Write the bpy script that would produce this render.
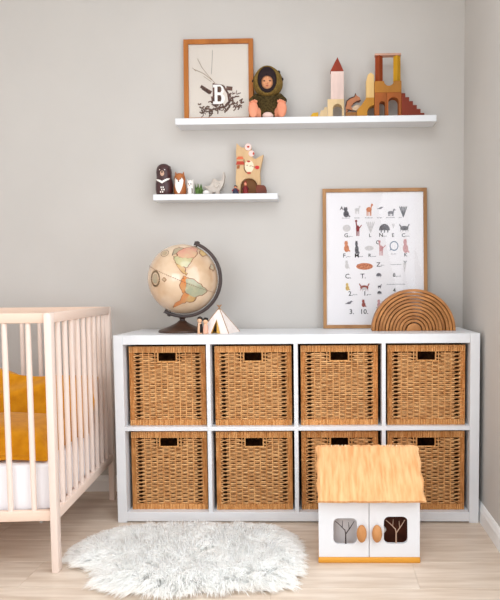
import bpy, bmesh, math, random
import numpy as np
from mathutils import Vector, Matrix
random.seed(7); np.random.seed(7)
for o in list(bpy.data.objects): bpy.data.objects.remove(o)
SC = bpy.context.scene; COL = SC.collection
PI = math.pi; sin, cos = math.sin, math.cos

# ------------------------------------------------------------------ camera
cd = bpy.data.cameras.new('camera'); cam = bpy.data.objects.new('camera', cd); COL.objects.link(cam)
SC.camera = cam
yaw, pit, rol = -0.0217887, 0.059668, -0.0077652
right = Vector((cos(yaw), -sin(yaw), 0)); fw0 = Vector((sin(yaw), cos(yaw), 0)); up0 = Vector((0, 0, 1))
fwd = fw0*cos(pit) - up0*sin(pit); down = -(fw0*sin(pit) + up0*cos(pit))
r2 = right*cos(rol) - down*sin(rol); d2 = right*sin(rol) + down*cos(rol)
M3 = Matrix((r2, -d2, -fwd)).transposed()
cam.matrix_world = Matrix.Translation((0.8542, -2.8516, 0.9520)) @ M3.to_4x4()
cd.sensor_fit = 'HORIZONTAL'; cd.sensor_width = 36; cd.lens = 614.457/500*36
cd.shift_x = (250-311.774)/500; cd.shift_y = (325.396-300)/500
cd.clip_start = .01

# ------------------------------------------------------------------ light
w = bpy.data.worlds.new('world'); SC.world = w; w.use_nodes = True
w.node_tree.nodes['Background'].inputs[0].default_value = (.86, .93, 1, 1)
w.node_tree.nodes['Background'].inputs[1].default_value = 1.5
def area(name, loc, rot, sx, sy, power, col):
    l = bpy.data.lights.new(name, 'AREA'); l.shape = 'RECTANGLE'; l.size = sx; l.size_y = sy
    l.energy = power; l.color = col
    o = bpy.data.objects.new(name, l); COL.objects.link(o); o.location = loc; o.rotation_euler = rot
    return o
# daylight through the right-hand window, plus fill from an added skylight and rear window
area('room_area_light', (1.53, -1.9, 1.25), (0, math.radians(78), 0), 1.7, 2.0, 22, (.965, 1, 1.05))
area('room_area_light', (0.88, -1.95, 2.60), (0, 0, 0), 1.0, 1.7, 18, (.965, 1, 1.05))  # fill lamp in the added skylight, brightens floor and rug
area('room_area_light', (-.5, -4.19, 1.32), (math.radians(84), 0, math.radians(-8)), 1.9, 1.55, 31, (.965, 1, 1.05))  # fill lamp in the added rear window, lifts the right wall
SC.cycles.max_bounces = 14; SC.cycles.diffuse_bounces = 9
SC.view_settings.view_transform = 'Standard'; SC.view_settings.look = 'None'
SC.view_settings.exposure = 0.04; SC.view_settings.gamma = 1.0
SC.view_settings.use_curve_mapping = False

# ------------------------------------------------------------------ helpers
def lin(c):
    return tuple(((x/255)/12.92 if x/255 <= .04045 else ((x/255+.055)/1.055)**2.4) for x in c) + (1,)
_m = {}
def mat(name, col, rough=.6, col2=None, scale=8, stretch=(1, 1, 1), bump=0, bscale=None, spec=.3, detail=4, rnd=0, sheen=0, coat=0, trans=0):
    """procedural material: noise between two colours, optional bump and per-object tint"""
    if name in _m: return _m[name]
    m = bpy.data.materials.new(name); m.use_nodes = True; nt = m.node_tree; N = nt.nodes; L = nt.links
    b = N['Principled BSDF']; b.inputs['Roughness'].default_value = rough
    b.inputs['Specular IOR Level'].default_value = spec
    b.inputs['Base Color'].default_value = lin(col)
    if sheen: b.inputs['Sheen Weight'].default_value = sheen
    if coat: b.inputs['Coat Weight'].default_value = coat; b.inputs['Coat Roughness'].default_value = .12
    if trans: b.inputs['Subsurface Weight'].default_value = trans; b.inputs['Subsurface Radius'].default_value = (.01, .01, .01)
    tc = N.new('ShaderNodeTexCoord'); mp = N.new('ShaderNodeMapping'); mp.inputs['Scale'].default_value = stretch
    L.new(tc.outputs['Object'], mp.inputs['Vector'])
    nz = N.new('ShaderNodeTexNoise'); nz.inputs['Scale'].default_value = scale; nz.inputs['Detail'].default_value = detail
    vec = mp.outputs['Vector']
    if rnd:
        oi = N.new('ShaderNodeObjectInfo'); ad = N.new('ShaderNodeVectorMath'); ad.operation = 'ADD'
        ml = N.new('ShaderNodeMath'); ml.operation = 'MULTIPLY'; ml.inputs[1].default_value = 37
        L.new(oi.outputs['Random'], ml.inputs[0]); L.new(vec, ad.inputs[0]); L.new(ml.outputs[0], ad.inputs[1]); vec = ad.outputs[0]
    L.new(vec, nz.inputs['Vector'])
    if col2:
        rp = N.new('ShaderNodeValToRGB'); rp.color_ramp.elements[0].position = .35; rp.color_ramp.elements[1].position = .65
        rp.color_ramp.elements[0].color = lin(col); rp.color_ramp.elements[1].color = lin(col2)
        L.new(nz.outputs['Fac'], rp.inputs['Fac']); out = rp.outputs['Color']
        if rnd:
            hs = N.new('ShaderNodeHueSaturation'); mr = N.new('ShaderNodeMapRange')
            mr.inputs['To Min'].default_value = 1-rnd; mr.inputs['To Max'].default_value = 1+rnd
            L.new(oi.outputs['Random'], mr.inputs['Value']); L.new(mr.outputs[0], hs.inputs['Value']); L.new(out, hs.inputs['Color']); out = hs.outputs['Color']
        L.new(out, b.inputs['Base Color'])
    if bump:
        n2 = N.new('ShaderNodeTexNoise'); n2.inputs['Scale'].default_value = bscale or scale*3; n2.inputs['Detail'].default_value = 3
        L.new(mp.outputs['Vector'], n2.inputs['Vector'])
        bp = N.new('ShaderNodeBump'); bp.inputs['Strength'].default_value = bump; bp.inputs['Distance'].default_value = .002
        L.new(n2.outputs['Fac'], bp.inputs['Height']); L.new(bp.outputs['Normal'], b.inputs['Normal'])
    _m[name] = m; return m

class MB:
    def __init__(s): s.v = []; s.f = []
    def add(s, v, f, M=None):
        n = len(s.v)
        s.v += [tuple(M @ Vector(p)) if M else tuple(p) for p in v]; s.f += [tuple(i+n for i in q) for q in f]; return s
    def box(s, x0, x1, y0, y1, z0, z1, M=None):
        v = [(x, y, z) for z in (z0, z1) for y in (y0, y1) for x in (x0, x1)]
        return s.add(v, [(0, 2, 3, 1), (4, 5, 7, 6), (0, 1, 5, 4), (2, 6, 7, 3), (0, 4, 6, 2), (1, 3, 7, 5)], M)
    def prism(s, poly, y0, y1, M=None):
        a = sum(poly[i][0]*poly[(i+1) % len(poly)][1]-poly[(i+1) % len(poly)][0]*poly[i][1] for i in range(len(poly)))
        if a < 0: poly = poly[::-1]
        n = len(poly); v = [(x, y0, z) for x, z in poly] + [(x, y1, z) for x, z in poly]
        f = [tuple(range(n)), tuple(range(2*n-1, n-1, -1))] + [(i, i+n, (i+1) % n+n, (i+1) % n) for i in range(n)]
        return s.add(v, f, M)
    def tube(s, path, r, n=8, cap=True, M=None):
        P = [Vector(p) for p in path]; k = len(P); rr = r if isinstance(r, (list, tuple)) else [r]*k
        v = []; f = []; prev = None
        for i, p in enumerate(P):
            t = (P[min(i+1, k-1)]-P[max(i-1, 0)]).normalized()
            if prev is None:
                a = t.orthogonal().normalized()
            else:
                a = (prev-t*prev.dot(t)); a = a.normalized() if a.length > 1e-6 else t.orthogonal().normalized()
            prev = a; b = t.cross(a)
            for j in range(n):
                q = 2*PI*j/n; v.append(p+(a*cos(q)+b*sin(q))*rr[i])
        for i in range(k-1):
            for j in range(n):
                f.append((i*n+j, i*n+(j+1) % n, (i+1)*n+(j+1) % n, (i+1)*n+j))
        if cap: f += [tuple(range(n-1, -1, -1)), tuple((k-1)*n+j for j in range(n))]
        return s.add(v, f, M)
    def lathe(s, prof, n=24, c=(0, 0, 0), sx=1, sy=1, M=None):
        v = []; f = []; k = len(prof)
        for r, z in prof:
            for j in range(n):
                q = 2*PI*j/n; v.append((c[0]+r*sx*cos(q), c[1]+r*sy*sin(q), c[2]+z))
        for i in range(k-1):
            for j in range(n):
                f.append((i*n+j, i*n+(j+1) % n, (i+1)*n+(j+1) % n, (i+1)*n+j))
        f += [tuple(range(n-1, -1, -1)), tuple((k-1)*n+j for j in range(n))]
        return s.add(v, f, M)
    def ell(s, c, r, n=16, k=10, M=None):
        pr = [(max(1e-4, sin(PI*i/k)), -cos(PI*i/k)) for i in range(k+1)]
        v = []; f = []
        for a, b in pr:
            for j in range(n):
                q = 2*PI*j/n; v.append((c[0]+r[0]*a*cos(q), c[1]+r[1]*a*sin(q), c[2]+r[2]*b))
        for i in range(k):
            for j in range(n): f.append((i*n+j, i*n+(j+1) % n, (i+1)*n+(j+1) % n, (i+1)*n+j))
        return s.add(v, f, M)
    def mesh(s, name, bevel=0, seg=2, smooth=False, angle=35):
        me = bpy.data.meshes.new(name); me.from_pydata([tuple(p) for p in s.v], [], s.f)
        bm = bmesh.new(); bm.from_mesh(me)
        bmesh.ops.remove_doubles(bm, verts=bm.verts, dist=1e-6)
        if bevel:
            e = [x for x in bm.edges if len(x.link_faces) == 2 and x.calc_face_angle(0) > math.radians(30)]
            bmesh.ops.bevel(bm, geom=e, offset=bevel, segments=seg, affect='EDGES', profile=.5, clamp_overlap=True)
        bm.to_mesh(me); bm.free()
        if smooth or bevel:
            me.shade_smooth(); me.set_sharp_from_angle(angle=math.radians(angle))
        return me
    def build(s, name, m, parent=None, bevel=0, seg=2, smooth=False, loc=None, angle=35):
        return link(name, s.mesh(name, bevel, seg, smooth, angle), m, parent, loc)
def link(name, me, m, parent=None, loc=None):
    if m and not me.materials: me.materials.append(m)
    o = bpy.data.objects.new(name, me); COL.objects.link(o)
    if parent: o.parent = parent
    if loc: o.location = loc
    return o
def tag(o, label, cat, group=None):
    o['label'] = label; o['category'] = cat
    if group: o['group'] = group
    return o
def thing(name, label, cat, loc=(0, 0, 0), rz=0, group=None):
    o = bpy.data.objects.new(name, None); COL.objects.link(o); o.location = loc; o.rotation_euler = (0, 0, rz)
    o.empty_display_size = .05
    return tag(o, label, cat, group)
def struct(o, label): o['kind'] = 'structure'; o['label'] = label; return o
def arc(cx, cz, r, a0, a1, n): return [(cx+r*cos(math.radians(a0+(a1-a0)*i/n)), cz+r*sin(math.radians(a0+(a1-a0)*i/n))) for i in range(n+1)]
def text_mesh(s, size, depth=.0006, bold=0):
    c = bpy.data.curves.new('t', 'FONT'); c.body = s; c.size = size; c.extrude = depth/2; c.offset = bold
    c.align_x = 'CENTER'; c.align_y = 'CENTER'; c.resolution_u = 2
    o = bpy.data.objects.new('t', c); COL.objects.link(o)
    dg = bpy.context.evaluated_depsgraph_get(); me = bpy.data.meshes.new_from_object(o.evaluated_get(dg))
    bpy.data.objects.remove(o); me.transform(Matrix.Rotation(PI/2, 4, 'X')); me.name = 'lettering'
    me.materials.clear(); return me

# ------------------------------------------------------------------ materials
WALL = mat('wall_paint', (195, 191, 186), .85, (192, 188, 183), 3, bump=.08, bscale=90, spec=.2)
WHITE = mat('white_lacquer', (222, 224, 227), .38, (219, 221, 224), 5, spec=.4)
TRIM = mat('trim_paint', (236, 236, 235), .5, spec=.3)
OAKF = mat('oak_frame', (174, 130, 86), .5, (148, 106, 66), 14, (1, 1, .15), bump=.1)
OAKB = mat('amber_frame', (182, 112, 48), .5, (156, 90, 34), 14, (1, 1, .15), bump=.1)
PAPER = mat('paper', (236, 232, 233), .8, spec=.2)
BEECH = mat('pale_beech', (234, 217, 206), .5, (225, 204, 191), 10, (1, 1, .12), bump=.06, spec=.3)
BEECHX = mat('pale_beech_rail', (232, 208, 190), .5, (220, 192, 172), 10, (.12, .6, 1), bump=.06, spec=.3)
WICK = mat('wicker', (222, 172, 116), .5, (178, 122, 70), 110, (.22, .3, 1.1), bump=.15, bscale=300, spec=.35, rnd=.04)
WICKR = mat('wicker_rim', (222, 168, 108), .5, (180, 120, 62), 130, (1.2, 1, .12), bump=.2, bscale=250, spec=.35, rnd=.06)
WICKD = mat('wicker_shaded_inside', (120, 76, 38), .7, (84, 50, 24), 60, bump=.2)  # darker copy of the wicker, shade of the basket inside put into the colour
BROWN = mat('dark_brown_plastic', (58, 36, 27), .4, (42, 25, 19), 12, spec=.5)

# ------------------------------------------------------------------ room shell
XL, XR, YF, H = -1.62, 1.49, -4.15, 2.55
def wall_with_window(name, label, axis, pos, thick, lo, hi, wlo, whi, zlo, zhi):
    b = MB()
    def bx(a0, a1, z0, z1):
        if axis == 'x': b.box(min(pos, pos+thick), max(pos, pos+thick), a0, a1, z0, z1)
        else: b.box(a0, a1, min(pos, pos+thick), max(pos, pos+thick), z0, z1)
    bx(lo, wlo, 0, H); bx(whi, hi, 0, H); bx(wlo, whi, 0, zlo); bx(wlo, whi, zhi, H)
    return struct(b.build(name, WALL), label)
struct(MB().box(XL-.1, XR+.1, 0, .1, 0, H).build('wall_back', WALL), 'plain warm white wall behind the cube shelf')
wall_with_window('wall_right', 'warm white side wall right of the cube shelf', 'x', XR, .1, YF, 0, -2.95, -.85, .35, 2.2)
wall_with_window('wall_front', 'white wall behind the camera with an added window', 'y', YF, -.1, XL-.1, XR+.1, -1.5, .5, .5, 2.15)
struct(MB().box(XL-.1, XL, YF, 0, 0, H).build('wall_left', mat('bounce_wall_paint', (240, 239, 237), .85)), 'white wall left of the crib')  # unseen wall, paint whitened to bounce light onto the right wall
SKX0, SKX1, SKY0, SKY1 = .37, 1.39, -2.8, -1.1  # ceiling opening made for the added fill skylight
struct(MB().box(XL-.1, SKX0, YF-.1, .1, H, H+.1).box(SKX1, XR+.1, YF-.1, .1, H, H+.1).box(SKX0, SKX1, YF-.1, SKY0, H, H+.1).box(SKX0, SKX1, SKY1, .1, H, H+.1).build('ceiling', mat('ceiling_paint', (240, 239, 236), .9)), 'flat white ceiling')
def window(name, axis, pos, lo, hi, zlo, zhi, n):
    b = MB(); t = .045
    def bx(a0, a1, z0, z1):
        if axis == 'x': b.box(pos, pos+.05, a0, a1, z0, z1)
        else: b.box(a0, a1, pos-.05, pos, z0, z1)
    bx(lo, lo+t, zlo, zhi); bx(hi-t, hi, zlo, zhi); bx(lo+t, hi-t, zlo, zlo+t); bx(lo+t, hi-t, zhi-t, zhi)
    for i in range(1, n):
        a = lo+(hi-lo)*i/n; bx(a-.02, a+.02, zlo+t, zhi-t)
    return struct(b.build(name, TRIM), 'unseen white frame letting in daylight')
window('fill_window', 'y', YF, -1.5, .5, .5, 2.15, 2)  # added unseen window framing the rear fill lamp
window('window_1', 'x', XR, -2.95, -.85, .35, 2.2, 3)
b = MB(); t = .045
b.box(SKX0, SKX0+t, SKY0, SKY1, H, H+.04).box(SKX1-t, SKX1, SKY0, SKY1, H, H+.04).box(SKX0, SKX1, SKY0, SKY0+t, H, H+.04).box(SKX0, SKX1, SKY1-t, SKY1, H, H+.04)
struct(b.build('fill_skylight', TRIM), 'white frame of an added skylight in the ceiling')
# floor: separate laminate planks on a sub-floor
FL = mat('laminate_plank', (222, 207, 191), .36, (200, 181, 162), 5, (.8, 8, 1), bump=.05, bscale=40, spec=.4, detail=6, rnd=.035)
floor = struct(MB().box(XL-.1, XR+.1, YF-.1, .1, -.06, -.0125).build('floor', mat('subfloor', (120, 96, 74), .8)), 'light oak laminate floor of long planks')
PW, PL = .19, 1.29
y = 0.0; k = 0
offs = [.35, .95, .1, .62, 1.1, .28, .8]
pm = {}
while y > YF+.01:
    y0 = max(y-PW, YF); x = XL-offs[k % 7]
    while x < XR:
        a, b_ = max(x, XL), min(x+PL, XR)
        if b_-a > .03:
            key = (round(b_-a, 3), round(y-y0, 3))
            if key not in pm:
                hx, hy = (b_-a)/2-.0002, (y-y0)/2-.0004
                pm[key] = MB().box(-hx, hx, -hy, hy, -.012, 0).mesh('plank', .0007, 1)
            link('plank', pm[key], FL, floor, ((a+b_)/2, (y+y0)/2, 0))
        x += PL
    y = y0; k += 1
def baseboard(name, poly, fn, label):
    b = MB(); fn(b, poly); return struct(b.build(name, TRIM, smooth=True), label)
prof = [(0, 0), (.014, 0), (.014, .05), (.011, .058), (.009, .066), (.005, .072), (0, .074)]
def sweep(b, p0, p1, nx, ny):
    n = len(prof); v = []
    for q in (p0, p1): v += [(q[0]+nx*d, q[1]+ny*d, z) for d, z in prof]
    b.add(v, [(i, (i+1) % n, (i+1) % n+n, i+n) for i in range(n)]+[tuple(range(n-1, -1, -1)), tuple(range(n, 2*n))])
for nm, a, c, nx, ny, lb in (('baseboard_back', (XL, 0), (XR, 0), 0, -1, 'white baseboard along the back wall'), ('baseboard_right', (XR, 0), (XR, YF), -1, 0, 'white baseboard along the right wall'),
                             ('baseboard_left', (XL, YF), (XL, 0), 1, 0, 'white baseboard along the left wall')):
    b = MB(); sweep(b, a, c, nx, ny); struct(b.build(nm, TRIM), lb)

# ------------------------------------------------------------------ cube shelf
SW, SH, Y0, Y1 = 1.47, .77, -.403, -.016
T, t2 = .038, .016
cell = (SW-2*T-3*t2)/4
ks = thing('cube_shelf', 'low white cube shelf of eight cubbies holding wicker baskets', 'shelf', (0, 0, 0))
for x in (0, SW-T): MB().box(x, x+T, Y0, Y1, 0, SH).build('side_panel', WHITE, ks, .0012, 1)
MB().box(T+.0004, SW-T-.0004, Y0+.0004, Y1, SH-T, SH-.0004).build('top_panel', WHITE, ks, .0012, 1)
MB().box(T, SW-T, Y0+.0004, Y1, .006, .006+T).build('bottom_panel', WHITE, ks, .0012, 1)
zb0, zt1 = .006+T, SH-T; zmid = (zb0+zt1)/2
MB().box(T, SW-T, Y0+.001, Y1, zmid-t2/2, zmid+t2/2).build('middle_shelf', WHITE, ks, .0008, 1)
for i in range(3):
    x = T+cell*(i+1)+t2*i
    for a, c in ((zb0, zmid-t2/2), (zmid+t2/2, zt1)): MB().box(x, x+t2, Y0+.001, Y1, a, c).build('divider', WHITE, ks, .0008, 1)
CELLX = [T+cell*(i+.5)+t2*i for i in range(4)]
ROWZ = [zmid+t2/2, zb0]

# ------------------------------------------------------------------ wicker baskets
BW, BH, BD = .314, .325, .34
def bundle_row(b, x0, x1, z0, z1, pitch, y, dep):
    n = int(round((x1-x0)/pitch)); p = (x1-x0)/n
    for i in range(n):
        a = x0+p*i; c = a+p; m = (a+c)/2; j = random.uniform(-.0012, .0015)
        v = []
        for z in (z0+random.uniform(0, .001), z1-random.uniform(0, .001)):
            v += [(a, y+dep*.6, z), (a+p*.12, y+dep*.25+j, z), (m, y+j, z), (c-p*.12, y+dep*.25+j, z), (c, y+dep*.6, z)]
        b.add(v, [(q, q+1, q+6, q+5) for q in range(4)]+[(4, 3, 2, 1, 0), (5, 6, 7, 8, 9)])
def make_basket():
    parts = []
    hw = BW/2; hx, hz0, hz1 = .038, BH-.062, BH-.027
    # top rim and base border wrapped with vertical cane
    b = MB(); bundle_row(b, -hw, hw, BH-.026, BH, .0075, -.001, .007); b.box(-hw, hw, .003, .012, BH-.026, BH)
    parts.append(('rim', b.mesh('rim', smooth=True), WICKR))
    b = MB(); bundle_row(b, -hw, hw, 0, .023, .0075, -.001, .007); b.box(-hw, hw, .003, .012, 0, .023)
    parts.append(('base_border', b.mesh('base_border', smooth=True), WICKR))
    # corner posts wound with cane
    for s in (-1, 1):
        b = MB(); zz = .0235
        a0, a1 = (-hw, -hw+.02) if s < 0 else (hw-.02, hw)
        while zz < BH-.03:
            d = random.uniform(0, .0012)
            b.add([(a0, .004, zz), (a1, .004, zz), (a0+.002, -d, zz+.0026), (a1-.002, -d, zz+.0026), (a0, .004, zz+.0052), (a1, .004, zz+.0052)],
                  [(0, 1, 3, 2), (2, 3, 5, 4), (0, 2, 4), (1, 5, 3)])
            zz += .0052
        b.box(a0, a1, .004, .012, .023, BH-.026)
        parts.append(('corner_post', b.mesh('corner_post'), WICKR))
    # front weave
    b = MB(); pz = .0080; n = int((BH-.026-.023)/pz); xa, xb = -hw+.019, hw-.019; pitch = (xb-xa)/11
    slitw = .0105; step = pitch/6; h0 = pz*.5
    for r in range(n):
        zc = .023+pz*(r+.5); inh = hz0-.002 < zc < hz1+.004
        segs = [(xa, -hx), (hx, xb)] if inh else [(xa, xb)]
        jz = random.uniform(-.0004, .0004)
        for s0, s1 in segs:
            m = int(round((s1-s0)/step)); v = []; amp = random.uniform(.0036, .0050)
            for i in range(m+1):
                x = s0+(s1-s0)*i/m
                cs = [xa+.015, xb-.015]+([-hx-.012, hx+.012] if inh else [])
                sl = max(max(0, 1-(abs(x-q)/slitw)**4) for q in cs)
                yy = .0045-amp*cos(PI*(x-xa)/pitch+PI*(r % 2))
                z = zc+jz*(1-sl)+sl*.0022*(1 if r % 2 == 0 else -1)
                h = h0*(.90-.50*sl)
                v += [(x, yy+.0028, z-h), (x, yy-.0006, z-h*.45), (x, yy-.0006, z+h*.45), (x, yy+.0028, z+h)]
            f = []
            for i in range(m):
                for q in range(3): f.append((4*i+q, 4*i+4+q, 4*i+5+q, 4*i+1+q))
            b.add(v, f)
    parts.append(('front_weave', b.mesh('front_weave', smooth=True, angle=80), WICK))
    b = MB()
    for i in range(0, 11):
        x = xa+pitch*(i+.5)
        if abs(x-xa-.014) < .01 or abs(xb-.014-x) < .01: continue
        b.box(x-.0018, x+.0018, .003, .0062, .02, hz0 if abs(x) < hx else BH-.02)
    parts.append(('stakes', b.mesh('stakes'), WICKR))
    b = MB()
    for s in (-1, 1): b.tube([(s*hx, .003, hz0-.004), (s*hx, .003, hz1+.003)], .0032, 6)
    b.tube([(-hx, .003, hz0-.001), (hx, .003, hz0-.001)], .0036, 6)
    parts.append(('handle_edge', b.mesh('handle_edge', smooth=True), WICKR))
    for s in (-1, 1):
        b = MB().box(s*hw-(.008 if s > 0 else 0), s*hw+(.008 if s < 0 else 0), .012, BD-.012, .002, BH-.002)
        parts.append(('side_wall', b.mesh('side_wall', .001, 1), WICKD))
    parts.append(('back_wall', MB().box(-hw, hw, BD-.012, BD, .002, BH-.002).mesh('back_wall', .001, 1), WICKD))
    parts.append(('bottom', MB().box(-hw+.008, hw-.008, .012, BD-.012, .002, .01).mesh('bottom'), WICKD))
    return parts
BP = make_basket()
bl = [['leftmost', 'second from left', 'third from left', 'rightmost'], ['leftmost', 'second from left', 'third from left', 'rightmost']]
for r in range(2):
    for c in range(4):
        extra = ['', '', '', ''] if r == 0 else ['', '', ', half behind the toy house', ', behind the toy house']
        t = thing('wicker_basket', 'wicker basket, %s in the %s row%s' % (bl[r][c], ('top', 'bottom')[r], extra[c]), 'basket',
                  (CELLX[c]+[.0015, .001, -.001, -.002][c], Y0+.029+[.004, .0, .002, .0][c], ROWZ[r]+.0005), [.006, -.004, .004, -.006][(c+r) % 4], 'wicker baskets in the cube shelf')
        for nm, me, m in BP:
            q = link(nm, me, m, t)
            if nm in ('front_weave', 'stakes'): q['kind'] = 'stuff'

# ------------------------------------------------------------------ floating ledges
for x0, x1, z0, z1, yd, lb in ((.197, 1.348, 1.680, 1.708, .10, 'long thin white wall ledge holding the castle blocks and doll'),
                           (.088, .646, 1.352, 1.378, .09, 'short thin white wall ledge holding small animal figures')):
    tag(MB().box(x0, x1, -yd, -.0005, z0, z1).build('wall_ledge', WHITE, None, .0015, 1), lb, 'wall shelf', 'floating wall ledges')

# ------------------------------------------------------------------ crib
CR = thing('crib', 'pale beech slatted baby crib standing left of the cube shelf', 'crib', (-.049, -.852, 0), math.radians(4.6))
CL, CW, CT = 1.24, .755, .879       # local: x from -CL..0 (left), y from 0 (front) to CW
LX, LY = .024, .036
for x in (-LX, -CL):
    for yy in (0, CW-LY): MB().box(x, x+LX, yy, yy+LY, 0, CT).build('leg', BEECH, CR, .004, 2)
RH = .034
def rail(nm, x0, x1, y0, y1, z0, z1, m): MB().box(x0, x1, y0, y1, z0, z1).build(nm, m, CR, .004, 2)
BEECHY = mat('pale_beech_end', (233, 212, 198), .5, (223, 199, 183), 10, (.6, .12, 1), bump=.06, spec=.3)
for y0 in (.008, CW-.032):
    rail('top_rail', -CL+LX, -LX, y0, y0+.024, CT-RH, CT, BEECHX)
    rail('bottom_rail', -CL+LX, -LX, y0, y0+.024, .178, .213, BEECHX)
for x in (-LX+.001, -CL+.001):
    rail('top_rail', x, x+.022, LY, CW-LY, CT-RH, CT, BEECHY)
    rail('bottom_rail', x, x+.022, LY, CW-LY, .178, .213, BEECHY)
spm = MB().tube([(0, 0, .205), (0, 0, .22), (0, 0, .3), (0, 0, .74), (0, 0, CT-.05), (0, 0, CT-.03)], [.0082, .0086, .0092, .0092, .0086, .0082], 12).mesh('spindle', smooth=True)
ns = 15
for i in range(ns):
    x = -LX-(CL-2*LX)*(i+.74)/(ns+.48)
    for yy in (.02, CW-.02): link('spindle', spm, BEECH, CR, (x, yy, 0))
for i in range(9):
    yy = LY+(CW-2*LY)*(i+.9)/9.8
    for x in (-.012, -CL+.012): link('spindle', spm, BEECH, CR, (x, yy, 0))
MB().box(-CL+LX+.003, -LX-.003, .04, CW-.04, .182, .2).build('mattress_base', BEECHX, CR)
bolt = MB(); bolt.lathe([(.004, 0), (.004, .004)], 10, (-.06, .02, .173)); bolt.lathe([(.0055, 0), (.0055, .003)], 10, (-.06, .02, .171))
bolt.build('bolt', mat('steel', (150, 148, 145), .3, spec=.6), CR)
def to_world(p):
    a = math.radians(4.6); return (-.049+p[0]*cos(a)-p[1]*sin(a), -.852+p[0]*sin(a)+p[1]*cos(a), p[2])
# mattress: rounded slab with a loosely wrinkled sheet
def soft_slab(nm, sx, sy, sz, m, n=(40, 24, 6), wr=.003, seed=0, rr=.02, parent=None, shape=None):
    bm = bmesh.new(); bmesh.ops.create_cube(bm, size=1)
    bmesh.ops.subdivide_edges(bm, edges=bm.edges[:], cuts=n[2] if isinstance(n, tuple) else n, use_grid_fill=True)
    rs = np.random.RandomState(seed); K = rs.normal(size=(9, 3))*[9/sx*.6, 9/sy*.6, 6/sz*.3]; ph = rs.uniform(0, 6, 9)
    for v in bm.verts:
        p = v.co.copy(); q = Vector((p.x*sx, p.y*sy, p.z*sz))
        if shape: q = shape(p, q)
        w_ = sum(sin(K[i][0]*q.x+K[i][1]*q.y+K[i][2]*q.z+ph[i]) for i in range(9))/4
        nrm = Vector((p.x**5*32/sx, p.y**5*32/sy, p.z**5*32/sz)); nrm = nrm.normalized() if nrm.length > 1e-6 else Vector((0, 0, 1))
        v.co = q+nrm*wr*w_
    me = bpy.data.meshes.new(nm); bm.to_mesh(me); bm.free(); me.shade_smooth()
    o = link(nm, me, m, parent); md = o.modifiers.new('s', 'SUBSURF'); md.levels = md.render_levels = 1
    return o
SHEET = mat('white_sheet', (238, 238, 242), .9, spec=.1, bump=.1, bscale=60, sheen=.2)
mt = thing('mattress', 'white sheeted mattress lying in the crib', 'mattress', to_world((-CL/2, CW/2, .2005)), math.radians(4.6))
mo = soft_slab('sheet', CL-.065, CW-.085, .157, SHEET, (1, 1, 18), .0035, 3, parent=mt); mo.location = (0, 0, .0815)
# mustard pillow propped against the back rail, and the mustard quilt folded before it
MUST = mat('mustard_linen', (205, 138, 20), .9, (190, 122, 12), 30, bump=.25, bscale=300, spec=.1, sheen=.15)
def pillow_shape(sx, sy, sz):
    def f(p, q):
        a, c = abs(p.x)*2, abs(p.z)*2
        th = (max(0, 1-a**3.2)*max(0, 1-c**3.2))**.5
        pinch = 1-.10*(1-a**2)*(c**6) - .0
        return Vector((q.x*(1-.08*c**4*(1-a*a)), q.y*(.08+.92*th), q.z*pinch*(1-.07*(a**4)*(1-c*c))))
    return f
pt = thing('pillow', 'mustard yellow linen pillow propped at the back of the crib', 'pillow', to_world((-.27, CW-.30, .364)), math.radians(4.6))
po = soft_slab('pillow_cover', .50, .16, .265, MUST, (1, 1, 22), .007, 5, parent=pt, shape=pillow_shape(.5, .16, .28))
po.location = (0, .05, .136); po.rotation_euler = (-.42, .10, 0)
def crease(o, fn):
    for v in o.data.vertices: v.co += fn(v.co)
crease(po, lambda c: Vector((0, -.02*math.exp(-((c.z-.35*c.x-.02)/.03)**2)*(1 if c.y < 0 else 0)+.03*math.exp(-((c.z-.35*c.x-.08)/.04)**2)*(1 if c.y < 0 else 0)*.5, -.025*math.exp(-((c.x+.02)/.06)**2)*(c.z > .1))))
qt = thing('quilt', 'mustard yellow linen quilt folded on the mattress before the pillow', 'quilt', to_world((-.30, .205, .364)), math.radians(4.6))
def quilt_shape(p, q):
    a = abs(p.x)*2; c = abs(p.y)*2; e = (max(0, 1-a**8)*max(0, 1-c**6))**.45
    z = (p.z+.5)*.115*(.25+.75*e)
    z *= 1+.12*sin(p.x*9+1)*p.z + .25*p.y
    return Vector((q.x, q.y, z))
qo = soft_slab('quilt_cover', .50, .29, .115, MUST, (1, 1, 22), .006, 11, parent=qt, shape=quilt_shape); qo.location = (0, 0, .006)

# ------------------------------------------------------------------ globe on a stand
g = thing('globe', 'antique cream desk globe on dark brown stand atop cube shelf', 'globe', (.246, -.215, SH))
GR = .150; gc = Vector((0, 0, .228))
CREAM = mat('globe_cream', (220, 194, 164), .22, (198, 164, 130), 9, spec=.5, coat=1)
ba = MB().ell((0, 0, 0), (GR, GR, GR), 48, 32).build('ball', CREAM, g, smooth=True, loc=gc, angle=60)
ax = Vector((sin(math.radians(23)), 0, cos(math.radians(23))))
def on_globe(pts, name, m, h=.0006):
    """patch given in the tangent disc facing the reader (x right, z up, unit radius)"""
    me = bpy.data.meshes.new(name); bm = bmesh.new()
    vs = [bm.verts.new((x, 0, z)) for x, z in pts]; f = bm.faces.new(vs)
    bmesh.ops.triangulate(bm, faces=bm.faces[:])
    for _ in range(3): bmesh.ops.subdivide_edges(bm, edges=[e for e in bm.edges if e.calc_length() > .09], cuts=1, use_grid_fill=False); bmesh.ops.triangulate(bm, faces=bm.faces[:])
    for v in bm.verts:
        x, z = v.co.x, v.co.z; r = math.hypot(x, z); s_ = min(r, .985); 
        if r > .985: x *= .985/r; z *= .985/r
        v.co = Vector((x, -math.sqrt(max(0, 1-x*x-z*z)), z))*(GR+h)
    bmesh.ops.recalc_face_normals(bm, faces=bm.faces[:])
    bm.to_mesh(me); bm.free(); me.shade_smooth()
    return link(name, me, m, ba)
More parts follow.
